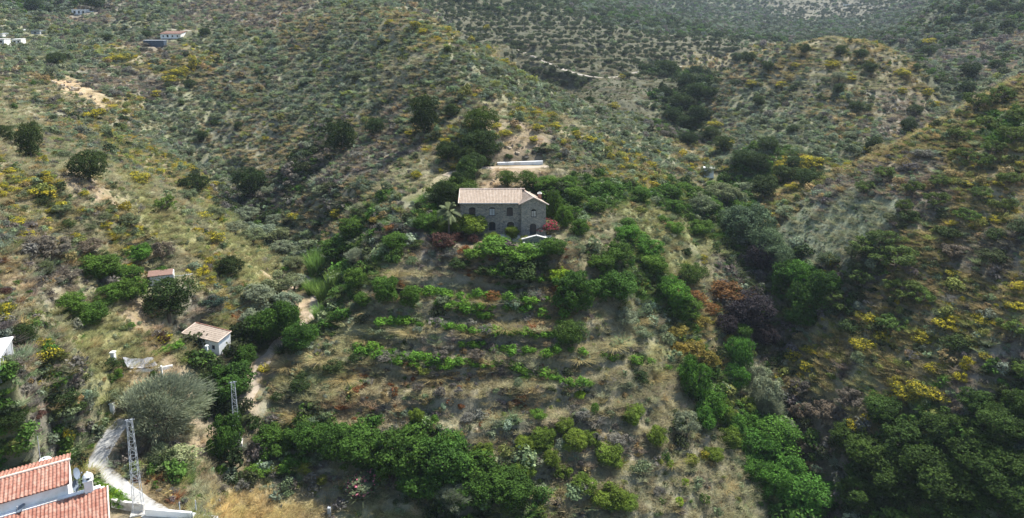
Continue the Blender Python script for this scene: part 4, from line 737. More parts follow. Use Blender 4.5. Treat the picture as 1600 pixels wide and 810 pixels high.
clump = sstep(-.10, .12, fbm(x / 5.5, y / 5.5, 88, 3)); tm = gsample(x, y, TMASK) * (1 - gsample(x, y, STEEP)); k = keep(x, y) & visible(x, y, z) & (rng.random(len(x)) < dens * 1.05 * (.5 + .85 * clump) * (1 - .75 * tm)) & (rng.random(len(x)) < .97)
x, y, z, size, tint = x[k], y[k], z[k], size[k], tint[k]; N = len(x)
s = np.exp(rng.normal(-.18, .38, N)) * size * (1 + .9 * sstep(150, 420, y)) * np.where(y > 500, 1.6, 1); s = np.clip(s, .3, 4.2)
tint = tint * rng.uniform(.72, 1.28, (N, 1)) * rng.uniform(.93, 1.07, (N, 3)); rot = np.stack([rng.normal(0,.12,N), rng.normal(0,.12,N), rng.uniform(0,6.28,N)], 1)
scatter('scrub', np.stack([x, y, z - .04], 1), np.where(s > 1.5, rng.choice([0, 1, 2, 6], N), rng.integers(0, 7, N)), rot, np.stack([s*1.15, s*1.15, s * rng.uniform(.8,1.25,N)], 1), tint, 'low grey green and straw coloured scrub covering the hillsides', 'scrub')
x, y = sample(70000, 44, 330, 1.6, 100); z = gsample(x, y); r, dens, size, gd, gt, tint = region_pick(x, y)
k = keep(x, y) & visible(x, y, z) & (rng.random(len(x)) < gd * .85); x, y, z, gt = x[k], y[k], z[k], gt[k]; N = len(x); s = rng.uniform(.8, 1.5, N) * (1 + .7 * sstep(130, 330, y))
tm = (gsample(x, y, TMASK) * (1 - gsample(x, y, STEEP)))[:, None]; gt = gt * (1 - tm) + np.array([.35,.325,.20]) * tm; gt = gt * rng.uniform(.7, 1.3, (N, 1)) * rng.uniform(.93, 1.07, (N, 3))
scatter('dry_grass', np.stack([x, y, z - .02], 1), rng.integers(7, 10, N), np.stack([np.zeros(N), np.zeros(N), rng.uniform(0,6.28,N)], 1), np.stack([s, s, s], 1), gt, 'dry straw coloured grass growing between the shrubs', 'grass')

x, y = sample(26000, 400, 1900, 1.3, 500); z = gsample(x, y); cl = sstep(-.12, .1, fbm(x / 60, y / 60, 123, 4)); r = region(x, y); fk = np.isin(r, [KEYS.index('farp'), KEYS.index('grove')])
k = visible(x, y, z) & (rng.random(len(x)) < np.where(fk, .5, .25 + .8 * cl)); x, y, z = x[k], y[k], z[k]; N = len(x); s = rng.uniform(3, 6.5, N) * (1 + .5 * sstep(700, 1500, y))
tint = np.array([OL, DK, DK, GR])[rng.integers(0, 4, N)] * rng.uniform(.8, 1.3, (N, 1))
scatter('woodland', np.stack([x, y, z - .3], 1), rng.integers(0, 3, N), np.stack([np.zeros(N), np.zeros(N), rng.uniform(0,6.28,N)], 1), np.stack([s, s, s * .8], 1), tint, 'distant dark evergreen woodland scattered over the hazy far hills', 'woodland')

if GREST:
    a = np.array(GREST); N = len(a); s = rng.uniform(3.2, 4.4, N)
    scatter('olive_grove', np.stack([a[:,1], a[:,2], a[:,3] - .1], 1), rng.integers(0, 3, N), np.stack([np.zeros(N), np.zeros(N), rng.uniform(0,6.28,N)], 1), np.stack([s, s, s*.8], 1), np.array([.065,.088,.042])[None] * rng.uniform(.8, 1.2, (N,1)), 'farther rows of the olive grove fading up the terraced hill', 'olive grove')

x, y = sample(26000, 46, 260, 1.2, 110); z = gsample(x, y); r = region(x, y); dn_ = np.array([{'scar':1,'earth':1,'track':.5,'dry':.5,'greyp':.7,'rust':.4,'mix':.4,'grove':.4,'broom':.35,'gully':.6}.get(k_, .15) for k_ in KEYS])[r]
k = keep(x, y) & visible(x, y, z) & (rng.random(len(x)) < dn_); x, y, z = x[k], y[k], z[k]; N = len(x); s = np.exp(rng.normal(-1.25, .45, N)) * (1 + .8 * sstep(120, 260, y))
scatter('stones', np.stack([x, y, z], 1), rng.integers(10, 12, N), rng.uniform(0, 6.28, (N, 3)) * np.array([.1,.1,1]), np.stack([s, s*.9, s], 1), np.array([[.34,.30,.24],[.26,.245,.22],[.42,.36,.28]])[rng.integers(0, 3, N)] * rng.uniform(.7,1.2,(N,1)), 'loose grey and tan stones littering the bare ground', 'stones')

# ------------------------------------------------------------------ buildings and other made things
def height_at(x, y, py):
    """height whose image falls at photo row py above the point (x, y)"""
    lo, hi = -60., 60.
    for _ in range(40):
        m = (lo + hi) / 2
        if proj(x, y, m)[1] > py: lo = m
        else: hi = m
    return lo
def barrel(name, m, parent, o, e1, e2, n1, L2, period=.26, amp=.045, n2=3, ridge=None):
    """a tiled slope: o = eave-or-ridge corner, e1 along the eave, e2 down the slope; real half-round rolls"""
    o, e1, e2 = Vector(o), Vector(e1).normalized(), Vector(e2).normalized(); nrm = e1.cross(e2).normalized()
    if nrm.z < 0: nrm = -nrm
    k = int(round(n1 / period)); S_ = 8; V = []; rows = max(2, int(L2 / .42) + 1)
    for j in range(rows + 1):
        for jj in (0, 1):
            t = (j + jj * .98) / (rows + 1) * L2; lift = .022 * (1 - jj) if False else .022 * jj
            for i in range(k * S_ + 1):
                a = i / S_ * 2 * math.pi; h = amp * (abs(math.cos(a / 2)) * 2 - 1); V.append(o + e1 * (i / (k * S_) * n1) + e2 * t + nrm * (h + lift + .05))
    w = k * S_ + 1; R_ = 2 * (rows + 1); F = [(r_*w+i, r_*w+i+1, (r_+1)*w+i+1, (r_+1)*w+i) for r_ in range(R_-1) for i in range(w-1)]
    n = len(V); V += [o - nrm*.04, o + e1*n1 - nrm*.04, o + e1*n1 + e2*L2 - nrm*.04, o + e2*L2 - nrm*.04, o + nrm*.03, o + e1*n1 + nrm*.03, o + e1*n1 + e2*L2 + nrm*.03, o + e2*L2 + nrm*.03]
    F += [tuple(n+q for q in f) for f in [(0,3,2,1),(4,5,6,7),(0,1,5,4),(1,2,6,5),(2,3,7,6),(3,0,4,7)]]
    return link(name, new_mesh(name, V, F, m), parent)
def ridge_tiles(name, m, parent, a, b, r=.11):
    a, b = Vector(a), Vector(b); n = max(2, int((b-a).length / .4)); mb = MB()
    for i in range(n):
        p = a.lerp(b, i/n); q = a.lerp(b, (i+1.12)/n); mb.tube([p, q], [r*1.06, r*.9], 8)
    return mb.build(name, m, parent)
def window(parent, x0, x1, z0, z1, y, rise, frame_m, shutter=None, arched=True, sill=True, depth=.18, panes=2):
    """a window set into an opening of a wall whose outer face lies at local y, facing -y"""
    mb = MB(); f = .07; yy = y + depth
    mb.box(x0, x0+f, yy, yy+.06, z0, z1-rise*.5).box(x1-f, x1, yy, yy+.06, z0, z1-rise*.5).box(x0+f, x1-f, yy, yy+.06, z0, z0+f).box(x0+f, x1-f, yy, yy+.06, z1-f-rise*.6, z1-rise*.6)
    for k in range(1, panes): c = x0 + (x1-x0)*k/panes; mb.box(c-.03, c+.03, yy-.004, yy+.056, z0+f, z1-f-rise*.6)
    w = mb.build('window', frame_m, parent)
    MB().box(x0-.05, x1+.05, yy+.07, yy+.09, z0-.03, z1+.05).build('pane', M['glass'], w)
    if sill: MB().box(x0-.1, x1+.1, y-.09, y+.1, z0-.09, z0-.002).build('sill', M['stone2'], w)
    if shutter: MB().box(x0-.0+.08, (x0+x1)/2-.04, yy-.03, yy-.006, z0+.1, z1-rise-.1).box((x0+x1)/2+.04, x1-.08, yy-.03, yy-.006, z0+.1, z1-rise-.1).build('shutter', shutter, w)
    return w
def arch_ring(parent, xc, hw, z1, rise, y, n=7, th=.2):
    mb = MB()
    for k in range(n):
        a0 = math.pi * (k + .06) / n; a1 = math.pi * (k + .94) / n; f = lambda a, e: (xc + (hw + e) * math.cos(a), z1 - rise + (rise + e) * math.sin(a))
        p = [f(a0, .003), f(a1, .003), f(a1, th), f(a0, th)]; mb.add([(q[0], y - .035, q[1]) for q in p] + [(q[0], y + .06, q[1]) for q in p], [(0,1,2,3),(7,6,5,4),(0,4,5,1),(1,5,6,2),(2,6,7,3),(3,7,4,0)])
    return mb.build('arch_stones', M['stone2'], parent)

# ---- the stone farmhouse on the spur
H0 = thing('stone_farmhouse', (0, 108.8, 0.0), 0, 'two storey dark stone farmhouse with pink tiled roof in the centre', 'house')
X0, X1, EV = -8.4, 1.45, 5.6; DP = 6.6; RZ = EV + 1.25
ups = [(-7.0,-5.95),(-3.75,-2.75),(-.85,.15)]; los = [(-3.8,-2.7),(-.8,.35)]
holes = [arch(a, b, 3.25, 4.75) for a, b in ups] + [arch(los[0][0], los[0][1], .75, 2.3, .35)] + [arch(los[1][0], los[1][1], .05, 2.3, .4)]
H = dict(frame=((0,0,0),(1,0,0),(0,-1,0)))
wf = wall_mesh('wall', M['stone'], [(X0,0),(X1,0),(X1,EV),(X0,EV)], holes, .4, ((0,0,0),(1,0,0),(0,-1,0)), H0); wf['label'] = 'shaded front wall of dark rubble stone'
for a, b in ups: window(H0, a, b, 3.25, 4.75, 0, .22, M['wood'], M['wood'] if a < -6 or a > -2 else M['block']); arch_ring(H0, (a+b)/2, (b-a)/2, 4.75, .22, 0)
window(H0, los[0][0], los[0][1], .75, 2.3, 0, .35, M['wood']); arch_ring(H0, sum(los[0])/2, .55, 2.3, .35, 0)
dr = MB().box(los[1][0], los[1][1], .22, .28, .05, 2.3).build('door', M['wood'], H0); MB().box(.2,.24,.16,.22,1.0,1.15).build('handle', M['metal'], dr); arch_ring(H0, sum(los[1])/2, .575, 2.3, .4, 0)
mb = MB(); mb.box(X0, X0+.4, .402, DP-.402, 0, EV); mb.add([(X0,0,EV+.002),(X0,DP,EV+.002),(X0,DP/2,RZ-.1),(X0+.4,0,EV+.002),(X0+.4,DP,EV+.002),(X0+.4,DP/2,RZ-.1)], [(0,2,1),(3,4,5),(0,1,4,3),(1,2,5,4),(2,0,3,5)])
mb.box(X0, 3.2, DP-.4, DP, 0, EV-.002); mb.build('wall', M['stone'], H0)['label'] = 'side and back walls of dark stone'
sl_ = Vector((0, 3.3, 1.25)).normalized(); L = math.hypot(3.3+.35, 1.37)
roof = barrel('roof', M['tile_pink'], H0, (X0-.3, DP/2, RZ+.03), (1,0,0), (0,-sl_.y,-sl_.z), 10.4, L, .24, .035)
barrel('roof', M['tile_pink'], H0, (X0-.3, DP/2, RZ+.03), (1,0,0), (0,sl_.y,-sl_.z), 10.9, L, .24, .035)
ridge_tiles('ridge_tiles', M['pale_tile'], roof, (X0-.35, DP/2, RZ+.12), (2.1, DP/2, RZ+.12)); ridge_tiles('verge_tiles', M['pale_tile'], roof, (X0-.3, DP/2, RZ+.1), (X0-.3, -.4, EV-.02), .08)
MB().box(X0-.3, X1-.3, -.42, -.34, EV-.16, EV-.06).build('gutter', M['metal'], H0)
# the gabled wing, its plan skewed
wx0, wx1, wy, WE, WR = 1.5, 5.5, -.55, 5.45, 6.45; sh = Vector((-2.1, 6.0, 0)); xc = (wx0+wx1)/2
wh = [arch(3.1, 3.95, 3.2, 4.6, .3), arch(2.9, 3.95, .2, 2.15, .35)]
ww = wall_mesh('wing_wall', M['stone2'], [(wx0,0),(wx1,0),(wx1,WE),(xc,WR),(wx0,WE)], wh, .4, ((0,wy,0),(1,0,0),(0,-1,0)), H0); ww['label'] = 'paler stone gable wall of the wing'
window(H0, 3.1, 3.95, 3.2, 4.6, wy, .3, M['wood'], M['concrete']); arch_ring(H0, 3.525, .425, 4.6, .3, wy); window(H0, 2.9, 3.95, .2, 2.15, wy, .35, M['wood'], None, sill=False); arch_ring(H0, 3.425, .525, 2.15, .35, wy)
mb = MB(); 
for (a, b) in (((wx1-.4, wy+.402), (wx1, wy+.402)), ((wx0, wy+.402), (wx0+.4, wy+.402))):
    p = [(a[0],a[1],0),(b[0],b[1],0),(b[0]+sh.x,b[1]+sh.y-.4,0),(a[0]+sh.x,a[1]+sh.y-.4,0)]; mb.hexa(p, [(q[0],q[1],WE) for q in p])
mb.build('wing_wall', M['stone2'], H0)['label'] = 'side walls of the wing'
ap = Vector((xc, wy-.3, WR+.12)); ed = sh.normalized()
for s_, x_ in ((1, wx1+.4), (-1, wx0-.35)):
    ev_ = Vector((x_, wy-.3, WR+.12 - abs(x_-xc) * (WR-WE)/(xc-wx0))); dn = ev_ - ap; barrel('wing_roof', M['tile_pink'], H0, ap, ed, dn, 6.3 if s_ > 0 else 5.0, dn.length, .24, .035)
    ridge_tiles('verge_tiles', M['pale_tile'], H0, ap + Vector((0,0,.06)), ev_ + Vector((0,0,.06)), .1)
ridge_tiles('ridge_tiles', M['pale_tile'], H0, ap + Vector((0,0,.07)), ap + ed*6.1 + Vector((0,0,.07)))
ch = MB().box(4.3, 4.85, 1.9, 2.45, 5.4, 6.45).build('chimney', M['tile_red'], H0); MB().box(4.22, 4.93, 1.82, 2.53, 6.452, 6.54).box(4.4,4.75,2.0,2.35,6.542,6.7).build('chimney_cap', M['concrete'], ch)
MB().box(-1.2, 6.4, -2.2, -.62, .0, .16).box(-3.0, -1.202, -1.6, -.02, 0, .14).build('terrace_slab', M['concrete'], H0)
# ---- garden pool with a gabled stone screen wall
G0 = thing('garden_pool', (3.85, 103.6, 0.0), 0, 'small green garden pool behind a pale kerb, below the stone farmhouse', 'pool')
MB().box(-2.1,2.1,-1.25,-1.0,0,.45).box(-2.1,-1.85,-.998,.6,0,.45).box(1.85,2.1,-.998,.6,0,.45).build('kerb', M['concrete'], G0); MB().box(-1.848,1.848,-.998,.6,.02,.33).build('water', M['poolwater'], G0)
G1 = thing('stone_wall', (3.85, 104.35, 0.0), 0, 'low gabled stone garden wall with pale coping behind the green pool', 'wall')
wall_mesh('masonry', M['stone'], [(-2.25,0),(2.25,0),(2.25,.75),(0,1.35),(-2.25,.75)], [], .35, ((0,0,0),(1,0,0),(0,-1,0)), G1)
mb = MB()
for a, b in (((-2.35,.74),(0,1.37)), ((0,1.37),(2.35,.74))): mb.hexa([(a[0],-.06,a[1]),(b[0],-.06,b[1]),(b[0],.42,b[1]),(a[0],.42,a[1])], [(a[0],-.06,a[1]+.09),(b[0],-.06,b[1]+.09),(b[0],.42,b[1]+.09),(a[0],.42,a[1]+.09)])
mb.tube([(0,.18,1.4),(0,.18,1.62)], [.1,.04], 8); mb.build('coping', M['concrete'], G1)
tag(MB().box(-.3,.3,-.3,.3,0,.75).box(-.36,.36,-.36,.36,.752,.84).build('stone_pillar', M['concrete'], loc=(6.35, 103.1, 0)), 'short pale square pillar at the right end of the garden pool', 'pillar')
mb = MB()
for k in range(4): mb.box(-.9, .9, k*.45, k*.45+.449, -.35, -.35 + .17*(k+1))
tag(mb.build('stone_steps', M['stone2'], loc=(.9, 104.2, 0)), 'short flight of pale stone steps beside the garden pool', 'steps')
# ---- long retaining wall and bank above the house
xa, ya, za, _d = hit(777, 257); xb, yb, zb, _d = hit(848, 257)
o = MB().box(0, math.hypot(xb-xa, yb-ya), -.22, .22, -.9, .32).build('concrete_wall', M['white'], loc=(xa, ya, max(za, zb, float(gsample((xa+xb)/2, (ya+yb)/2))) + .05), rot=(0,0,math.atan2(yb-ya, xb-xa))); tag(o, 'long low pale concrete wall on the terrace above the farmhouse', 'wall')
def rock(name, px, py, w, label, seed, dz=.3, group=None):
    R = np.random.default_rng(seed); bm = bmesh.new(); bmesh.ops.create_icosphere(bm, subdivisions=3, radius=.5); f = R.uniform(1, 3, 3); ph = R.uniform(0, 6, 3)
    for v in bm.verts:
        p = np.array(v.co); k = 1 + .3 * math.sin(p[0]*7*f[0]+ph[0]) * math.sin(p[1]*6*f[1]+ph[1]) + .22 * math.sin(p[2]*9*f[2]+p[0]*5+ph[2]); v.co = Vector((p[0]*k, p[1]*k, p[2]*k*.7))
    for _ in range(4):
        n = Vector(unit(R.normal(size=3))); d = R.uniform(.28,.4)
        for v in bm.verts:
            e = v.co.dot(n) - d
            if e > 0: v.co -= n * e
    me = bpy.data.meshes.new(name); bm.to_mesh(me); bm.free(); me.materials.append(M['rock']); x, y, z, d = hit(px, py); o = link(name, me); s = w * d / F_PX; o.scale = (s, s*.8, s*.7); o.location = (x, y, z + s*.08); o.rotation_euler = (0,0,seed)
    return tag(o, label, 'rock', group)
for k, (px, py, w, lb) in enumerate([(82,131,15,'largest tan boulder at the left of the bare landslip scar'),(97,136,13,'tan boulder in the middle of the bare landslip scar'),(118,141,14,'broad tan rock near the right end of the landslip scar'),(126,148,10,'tan rock low at the right end of the landslip scar'),(85,154,9,'flat grey slab just below the landslip scar'),(200,135,12,'ochre outcrop beside the dark gully right of the scar'),(108,129,8,'small tan rock at the top edge of the landslip scar'),
        (808,240,10,'grey rock in the earth bank above the long wall'),(795,232,9,'dark rock under the left trees on the earth bank'),(823,246,8,'small rock at the right end of the earth bank'),(355,745,7,'pale stone in the shaded stream bed'),(400,752,6,'pale stone at the edge of the oleander bank')]): rock('boulder', px, py, w, lb, 11+k)
for k, (px, py, w, lb) in enumerate([(1108,530,8,'pale rock in the gully below the orange shrubs'),(1260,695,8,'pale rock in the dark ravine at lower right'),(35,700,8,'grey rock on the left bank above the tiled roof'),(60,690,7,'small rock on the left bank above the tiled roof')]): rock('boulder', px, py, w, lb, 51+k)

# ---- white hut with a lean-to tiled roof
hx, hy, hz, hd = HUT; a_ = math.radians(-24)
hz += -.1; K0 = thing('farm_hut', (hx, hy, hz), a_, 'small white hut with dusty brown lean-to tile roof in the left valley', 'hut')
LW, DW, HF, HB = 6.5, 2.1, 2.1, 2.55     # front wall runs along -x from the right-hand corner
kh = [[(-4.55,.0),(-3.85,.0),(-3.85,1.75),(-4.55,1.75)], [(-1.35,.75),(-.75,.75),(-.75,1.4),(-1.35,1.4)]]
wall_mesh('front_wall', M['white'], [(-LW,0),(0,0),(0,HF),(-LW,HF)], kh, .2, ((0,0,0),(1,0,0),(0,-1,0)), K0)
wall_mesh('side_wall', M['white'], [(0.202,0),(DW,0),(DW,HB),(0.202,HF+.04)], [], .2, ((0,0,0),(0,1,0),(1,0,0)), K0); wall_mesh('side_wall', M['white'], [(0.202,0),(DW,0),(DW,HB),(.202,HF+.04)], [], .2, ((-LW,0,0),(0,1,0),(-1,0,0)), K0)
MB().box(-LW+.2, -.2, DW-.2, DW, 0, HB-.03).build('back_wall', M['white'], K0)
dd = MB().box(-4.55,-3.85,.08,.13,0,1.75).build('door', M['redpaint'], K0); MB().box(-3.98,-3.93,.03,.08,.8,.9).build('handle', M['metal'], dd)
wn = MB().box(-1.35,-1.3,.08,.13,.75,1.4).box(-.8,-.75,.08,.13,.75,1.4).box(-1.3,-.8,.08,.13,.75,.8).box(-1.3,-.8,.08,.13,1.35,1.4).build('window', M['wood'], K0); MB().box(-1.3,-.8,.14,.16,.75,1.4).build('pane', M['glass'], wn)
dn = Vector((0, -(DW+.35), -(HB-HF)*1.1)); rf = barrel('roof', M['tile_brown'], K0, (-LW-.15, DW+.1, HB+.06), (1,0,0), dn, LW+.3, dn.length, .24, .03)
for a, b in (((-LW-.12,DW+.1,HB+.14),(.12,DW+.1,HB+.14)), ((-LW-.12,DW+.1,HB+.14),(-LW-.12,-.2,HF+.1)), ((.12,DW+.1,HB+.14),(.12,-.2,HF+.1))): ridge_tiles('edge_tiles', M['tile_red'] if a[0] < 0 and b[0] > 0 else M['pale_tile'], rf, a, b, .075)
MB().box(-1.9,-1.65,-.12,-.004,0,HF-.05).build('buttress', M['white_old'], K0)
def wall_line(name, pts, h, th, m, label, cat='wall', sink=.5):
    P3 = [hit(*p)[:3] for p in pts]; mb = MB()
    for a, b in zip(P3[:-1], P3[1:]):
        d = Vector((b[0]-a[0], b[1]-a[1], 0)).normalized(); n = Vector((-d.y, d.x, 0)) * th / 2; A_, B_ = Vector(a), Vector(b)
        mb.hexa([A_-n-Vector((0,0,sink)), B_-n-Vector((0,0,sink)), B_+n-Vector((0,0,sink)), A_+n-Vector((0,0,sink))], [A_-n+Vector((0,0,h)), B_-n+Vector((0,0,h)), B_+n+Vector((0,0,h)), A_+n+Vector((0,0,h))])
    return tag(mb.build(name, m), label, cat)
def post(name, px, py, w, h, m, label, cat='post', top=None, cap=None):
    x, y, z, d = hit(px, py)
    if top is not None: h = height_at(x, y, top) - z
    mb = MB().box(-w/2, w/2, -w/2, w/2, -.4, h)
    if cap: mb.box(-w/2-.06, w/2+.06, -w/2-.06, w/2+.06, h+.002, h+.09)
    return tag(mb.build(name, m, loc=(x, y, z)), label, cat)
wall_line('terrace_wall', [(202,584),(222,581),(252,578),(270,574)], .35, .25, M['white_old'], 'low broken pale wall under the sagging grey tarpaulin')
post('gate_pillar', 178, 568, .45, 0, M['white_old'], 'tall white masonry pillar left of the grey tarpaulin', 'pillar', 551, True)
post('gate_pillar', 176, 643, .38, 0, M['white'], 'short white gate pillar beside the grey willow-like tamarisk and the road', 'pillar', 631, True)
post('gate_pillar', 253, 586, .2, 0, M['white_old'], 'thin white post right of the grey tarpaulin', 'pillar', 572)
post('gate_pillar', 325, 566, .25, 0, M['white'], 'small white pillar standing in front of the white hut', 'pillar', 541, True)
post('gate_pillar', 360, 553, .25, 0, M['white'], 'small white pillar to the right of the white hut', 'pillar', 541, True)
tg = thing('picket_fence', hit(182, 642)[:3], 0, 'short weathered picket fence right of the white gate pillar', 'fence'); mb = MB()
for k in range(9): mb.box(k*.28, k*.28+.07, -.02, .02, -.1, .85 + .06*math.sin(k*2.1))
mb.build('pickets', M['bark'], tg); MB().box(-.02, 2.4, .021, .06, .25, .32).box(-.02, 2.4, .021, .06, .62, .69).build('rail', M['bark'], tg)
# sagging tarpaulin on poles
pt = [hit(193,572), hit(240,571), hit(247,580), hit(200,584)]; nz = 12; V = []
c4 = [Vector((p[0], p[1], p[2] + (1.15 if i in (0, 1) else .8))) for i, p in enumerate(pt)]
tp = thing('tarpaulin_shelter', (c4[0].x, c4[0].y, pt[0][2]), 0, 'sagging grey tarpaulin slung between poles left of the white hut', 'tarpaulin'); o0 = Vector(tp.location)
for i in range(nz+1):
    for j in range(9):
        u, v = i/nz, j/8; p = c4[0].lerp(c4[1], u).lerp(c4[3].lerp(c4[2], u), v); p = p + Vector((0,0,-.55*math.sin(math.pi*u)*(0.4+.6*math.sin(math.pi*v)) + .06*math.sin(u*17+v*9))); V.append(p - o0)
n1_ = len(V); V += [v - Vector((0,0,.015)) for v in V]; F = [(i*9+j, i*9+j+1, (i+1)*9+j+1, (i+1)*9+j) for i in range(nz) for j in range(8)]; F += [tuple(n1_ + q for q in f[::-1]) for f in F]
link('sheet', new_mesh('sheet', V, F, M['cloth'], True), tp)
for c_ in c4: MB().tube([c_ - o0 - Vector((0,0,1.6)), c_ - o0 + Vector((0,0,.05))], .035, 6).build('pole', M['bark'], tp)
# ---- ruined shed with a rusty red roof
sx, sy, sz, sdd = SHED; s0 = thing('stone_shed', (sx, sy, sz), math.radians(24), 'low whitewashed shed with a rusty red flat roof, above the white hut', 'shed')
wall_mesh('front_wall', M['white_old'], [(0,0),(3.1,0),(3.1,1.35),(0,1.5)], [[(1.7,.5),(2.2,.5),(2.2,.95),(1.7,.95)],[(2.5,.5),(2.85,.5),(2.85,.95),(2.5,.95)]], .2, ((0,0,0),(1,0,0),(0,-1,0)), s0)
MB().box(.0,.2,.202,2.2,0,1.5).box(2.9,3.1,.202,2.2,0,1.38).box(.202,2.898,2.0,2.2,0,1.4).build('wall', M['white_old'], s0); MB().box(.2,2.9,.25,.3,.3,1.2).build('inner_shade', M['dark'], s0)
mb = MB().hexa([(-.25,-.2,1.505),(3.0,-.2,1.4),(3.0,2.3,1.42),(-.25,2.3,1.52)], [(-.25,-.2,1.58),(3.0,-.2,1.47),(3.0,2.3,1.49),(-.25,2.3,1.6)]); rr_ = mb.build('roof', M['rust'], s0)
MB().box(3.12,5.6,-.04,.03,1.0,1.07).build('beam', M['white_old'], s0); MB().box(5.5,5.58,-.04,.04,-.3,1.0).build('prop', M['bark'], s0)
# ---- pump house and the far houses
x, y, z, d = hit(1107, 276); q = thing('pump_house', (x, y, z + .95), -.25, 'tiny white flat roofed pump house alone on the right hillside', 'hut')
mb = wall_mesh('wall', M['white'], [(-1.4,-1.5),(1.4,-1.5),(1.4,1.55),(-1.4,1.55)], [[(-.35,.0),(.3,.0),(.3,1.2),(-.35,1.2)]], .2, ((0,-1,0),(1,0,0),(0,-1,0)), q); MB().box(-1.4,1.4,-.798,1,-1.6,1.549).build('wall', M['white'], q); MB().box(-.35,.3,-.88,-.84,0,1.2).build('door', M['block'], q); MB().box(-1.55,1.55,-1.15,1.15,1.552,1.68).build('roof', M['white'], q); q.scale = (.85, .85, .8)
def cottage(px, py, wpx, hpx, rz, label, name, walls, roofm, wins, flat=True, dep=5, wing=None):
    x, y, z, d = hit(px, py); w = wpx * d / F_PX; h = hpx * d / F_PX * 1.02; q = thing(name, (x, y, z - .3), rz, label, 'house')
    hs = [[(-w/2+a*w, .3+b*h), (-w/2+(a+c)*w, .3+b*h), (-w/2+(a+c)*w, .3+(b+e)*h), (-w/2+a*w, .3+(b+e)*h)] for a, b, c, e in wins]
    wall_mesh('front_wall', walls, [(-w/2,0),(w/2,0),(w/2,h),(-w/2,h)], hs, .25, ((0,-dep/2,0),(1,0,0),(0,-1,0)), q)
    MB().box(-w/2,-w/2+.25,-dep/2+.252,dep/2,0,h).box(w/2-.25,w/2,-dep/2+.252,dep/2,0,h).box(-w/2+.252,w/2-.252,dep/2-.25,dep/2,0,h).build('wall', walls, q)
    for (a, b, c, e) in wins:
        fr = MB().box(-w/2+a*w,-w/2+(a+c)*w,-dep/2+.1,-dep/2+.14,.3+b*h+(e*h)*.45,.3+b*h+(e*h)*.52).build('window', M['wood'], q); MB().box(-w/2+a*w-.02,-w/2+(a+c)*w+.02,-dep/2+.15,-dep/2+.18,.3+b*h-.02,.3+(b+e)*h+.02).build('pane', M['glass'], fr)
    if flat: MB().box(-w/2-.1,w/2+.1,-dep/2-.1,dep/2+.1,h+.002,h+.25).build('roof', roofm, q)
    else:
        dn = Vector((0,-(dep+.5),-.9)); barrel('roof', roofm, q, (-w/2-.2, dep/2+.2, h+.95), (1,0,0), dn, w+.4, dn.length, .4, .04); mb = MB()
        for s_ in (-w/2, w/2-.25): mb.add([(s_,-dep/2,h+.01),(s_,dep/2,h+.01),(s_,dep/2,h+.86),(s_+.25,-dep/2,h+.01),(s_+.25,dep/2,h+.01),(s_+.25,dep/2,h+.86)], [(0,2,1),(3,4,5),(0,1,4,3),(1,2,5,4),(2,0,3,5)])
        mb.box(-w/2+.252,w/2-.252,dep/2-.25,dep/2,h+.002,h+.85); mb.build('gable', walls, q)
    return q, w, h
q, w, h = cottage(128, 22, 22, 7, .1, 'white flat roofed villa near the top left corner', 'hillside_villa', M['white'], M['white'], [(.12,.05,.14,.6),(.42,.05,.12,.6),(.7,.05,.14,.55)])
MB().box(w/2+.01, w/2+4.5, -1.6, 2.4, 0, h*.75).build('annex', M['white'], q)
q, w, h = cottage(272, 59, 32, 7, -.05, 'white cottage with a dull red tiled roof on the upper left slope', 'hillside_cottage', M['white'], M['rust'], [(.1,.15,.07,.4),(.3,.1,.1,.6),(.55,.15,.07,.4),(.8,.15,.07,.4)], flat=False)
x, y, z, d = hit(243, 72); q = thing('water_tank', (x, y, z - .3), .05, 'dark blue grey sheet metal tank left of the white cottage', 'tank'); MB().box(-3.6,3.6,-1.4,1.4,0,2.3).build('body', M['tank'], q)
mb = MB(); [mb.box(-3.6+.6*k,-3.5+.6*k,-1.46,-1.402,0,2.3) for k in range(13)]; mb.build('ribs', M['tank'], q); MB().box(-3.75,3.75,-1.55,1.55,2.302,2.42).build('rim', M['metal'], q)
cottage(2, 72, 18, 11, .25, 'pale concrete two storey house cut by the left edge', 'hillside_house', M['white_old'], M['concrete'], [(.55,.5,.3,.28),(.15,.5,.25,.28),(.6,.02,.25,.3)])
cottage(2, 57, 12, 5, .25, 'flat upper block behind the pale concrete house at the left edge', 'hillside_house', M['white_old'], M['block'], [(.3,.1,.4,.5)])
q, w, h = cottage(30, 68, 12, 7, .3, 'ruined white walls right of the pale concrete house at the left edge', 'ruined_house', M['white_old'], M['white_old'], [(.15,.05,.25,.55),(.6,.2,.2,.4)])
cottage(60, 53, 12, 5, .2, 'dark roofed little shed between far trees at top left', 'hillside_shed', M['block'], M['tank'], [(.3,.1,.3,.5)])
cottage(36, 50, 8, 4, .2, 'tiny white hut above the ruined walls at top left', 'hillside_hut', M['white'], M['white'], [(.3,.1,.3,.5)])
cottage(1325, 10, 12, 3, .1, 'tiny pale farmhouse on the far blue hills', 'distant_farmhouse', M['white_old'], M['white_old'], [(.2,.1,.2,.5),(.6,.1,.2,.5)])
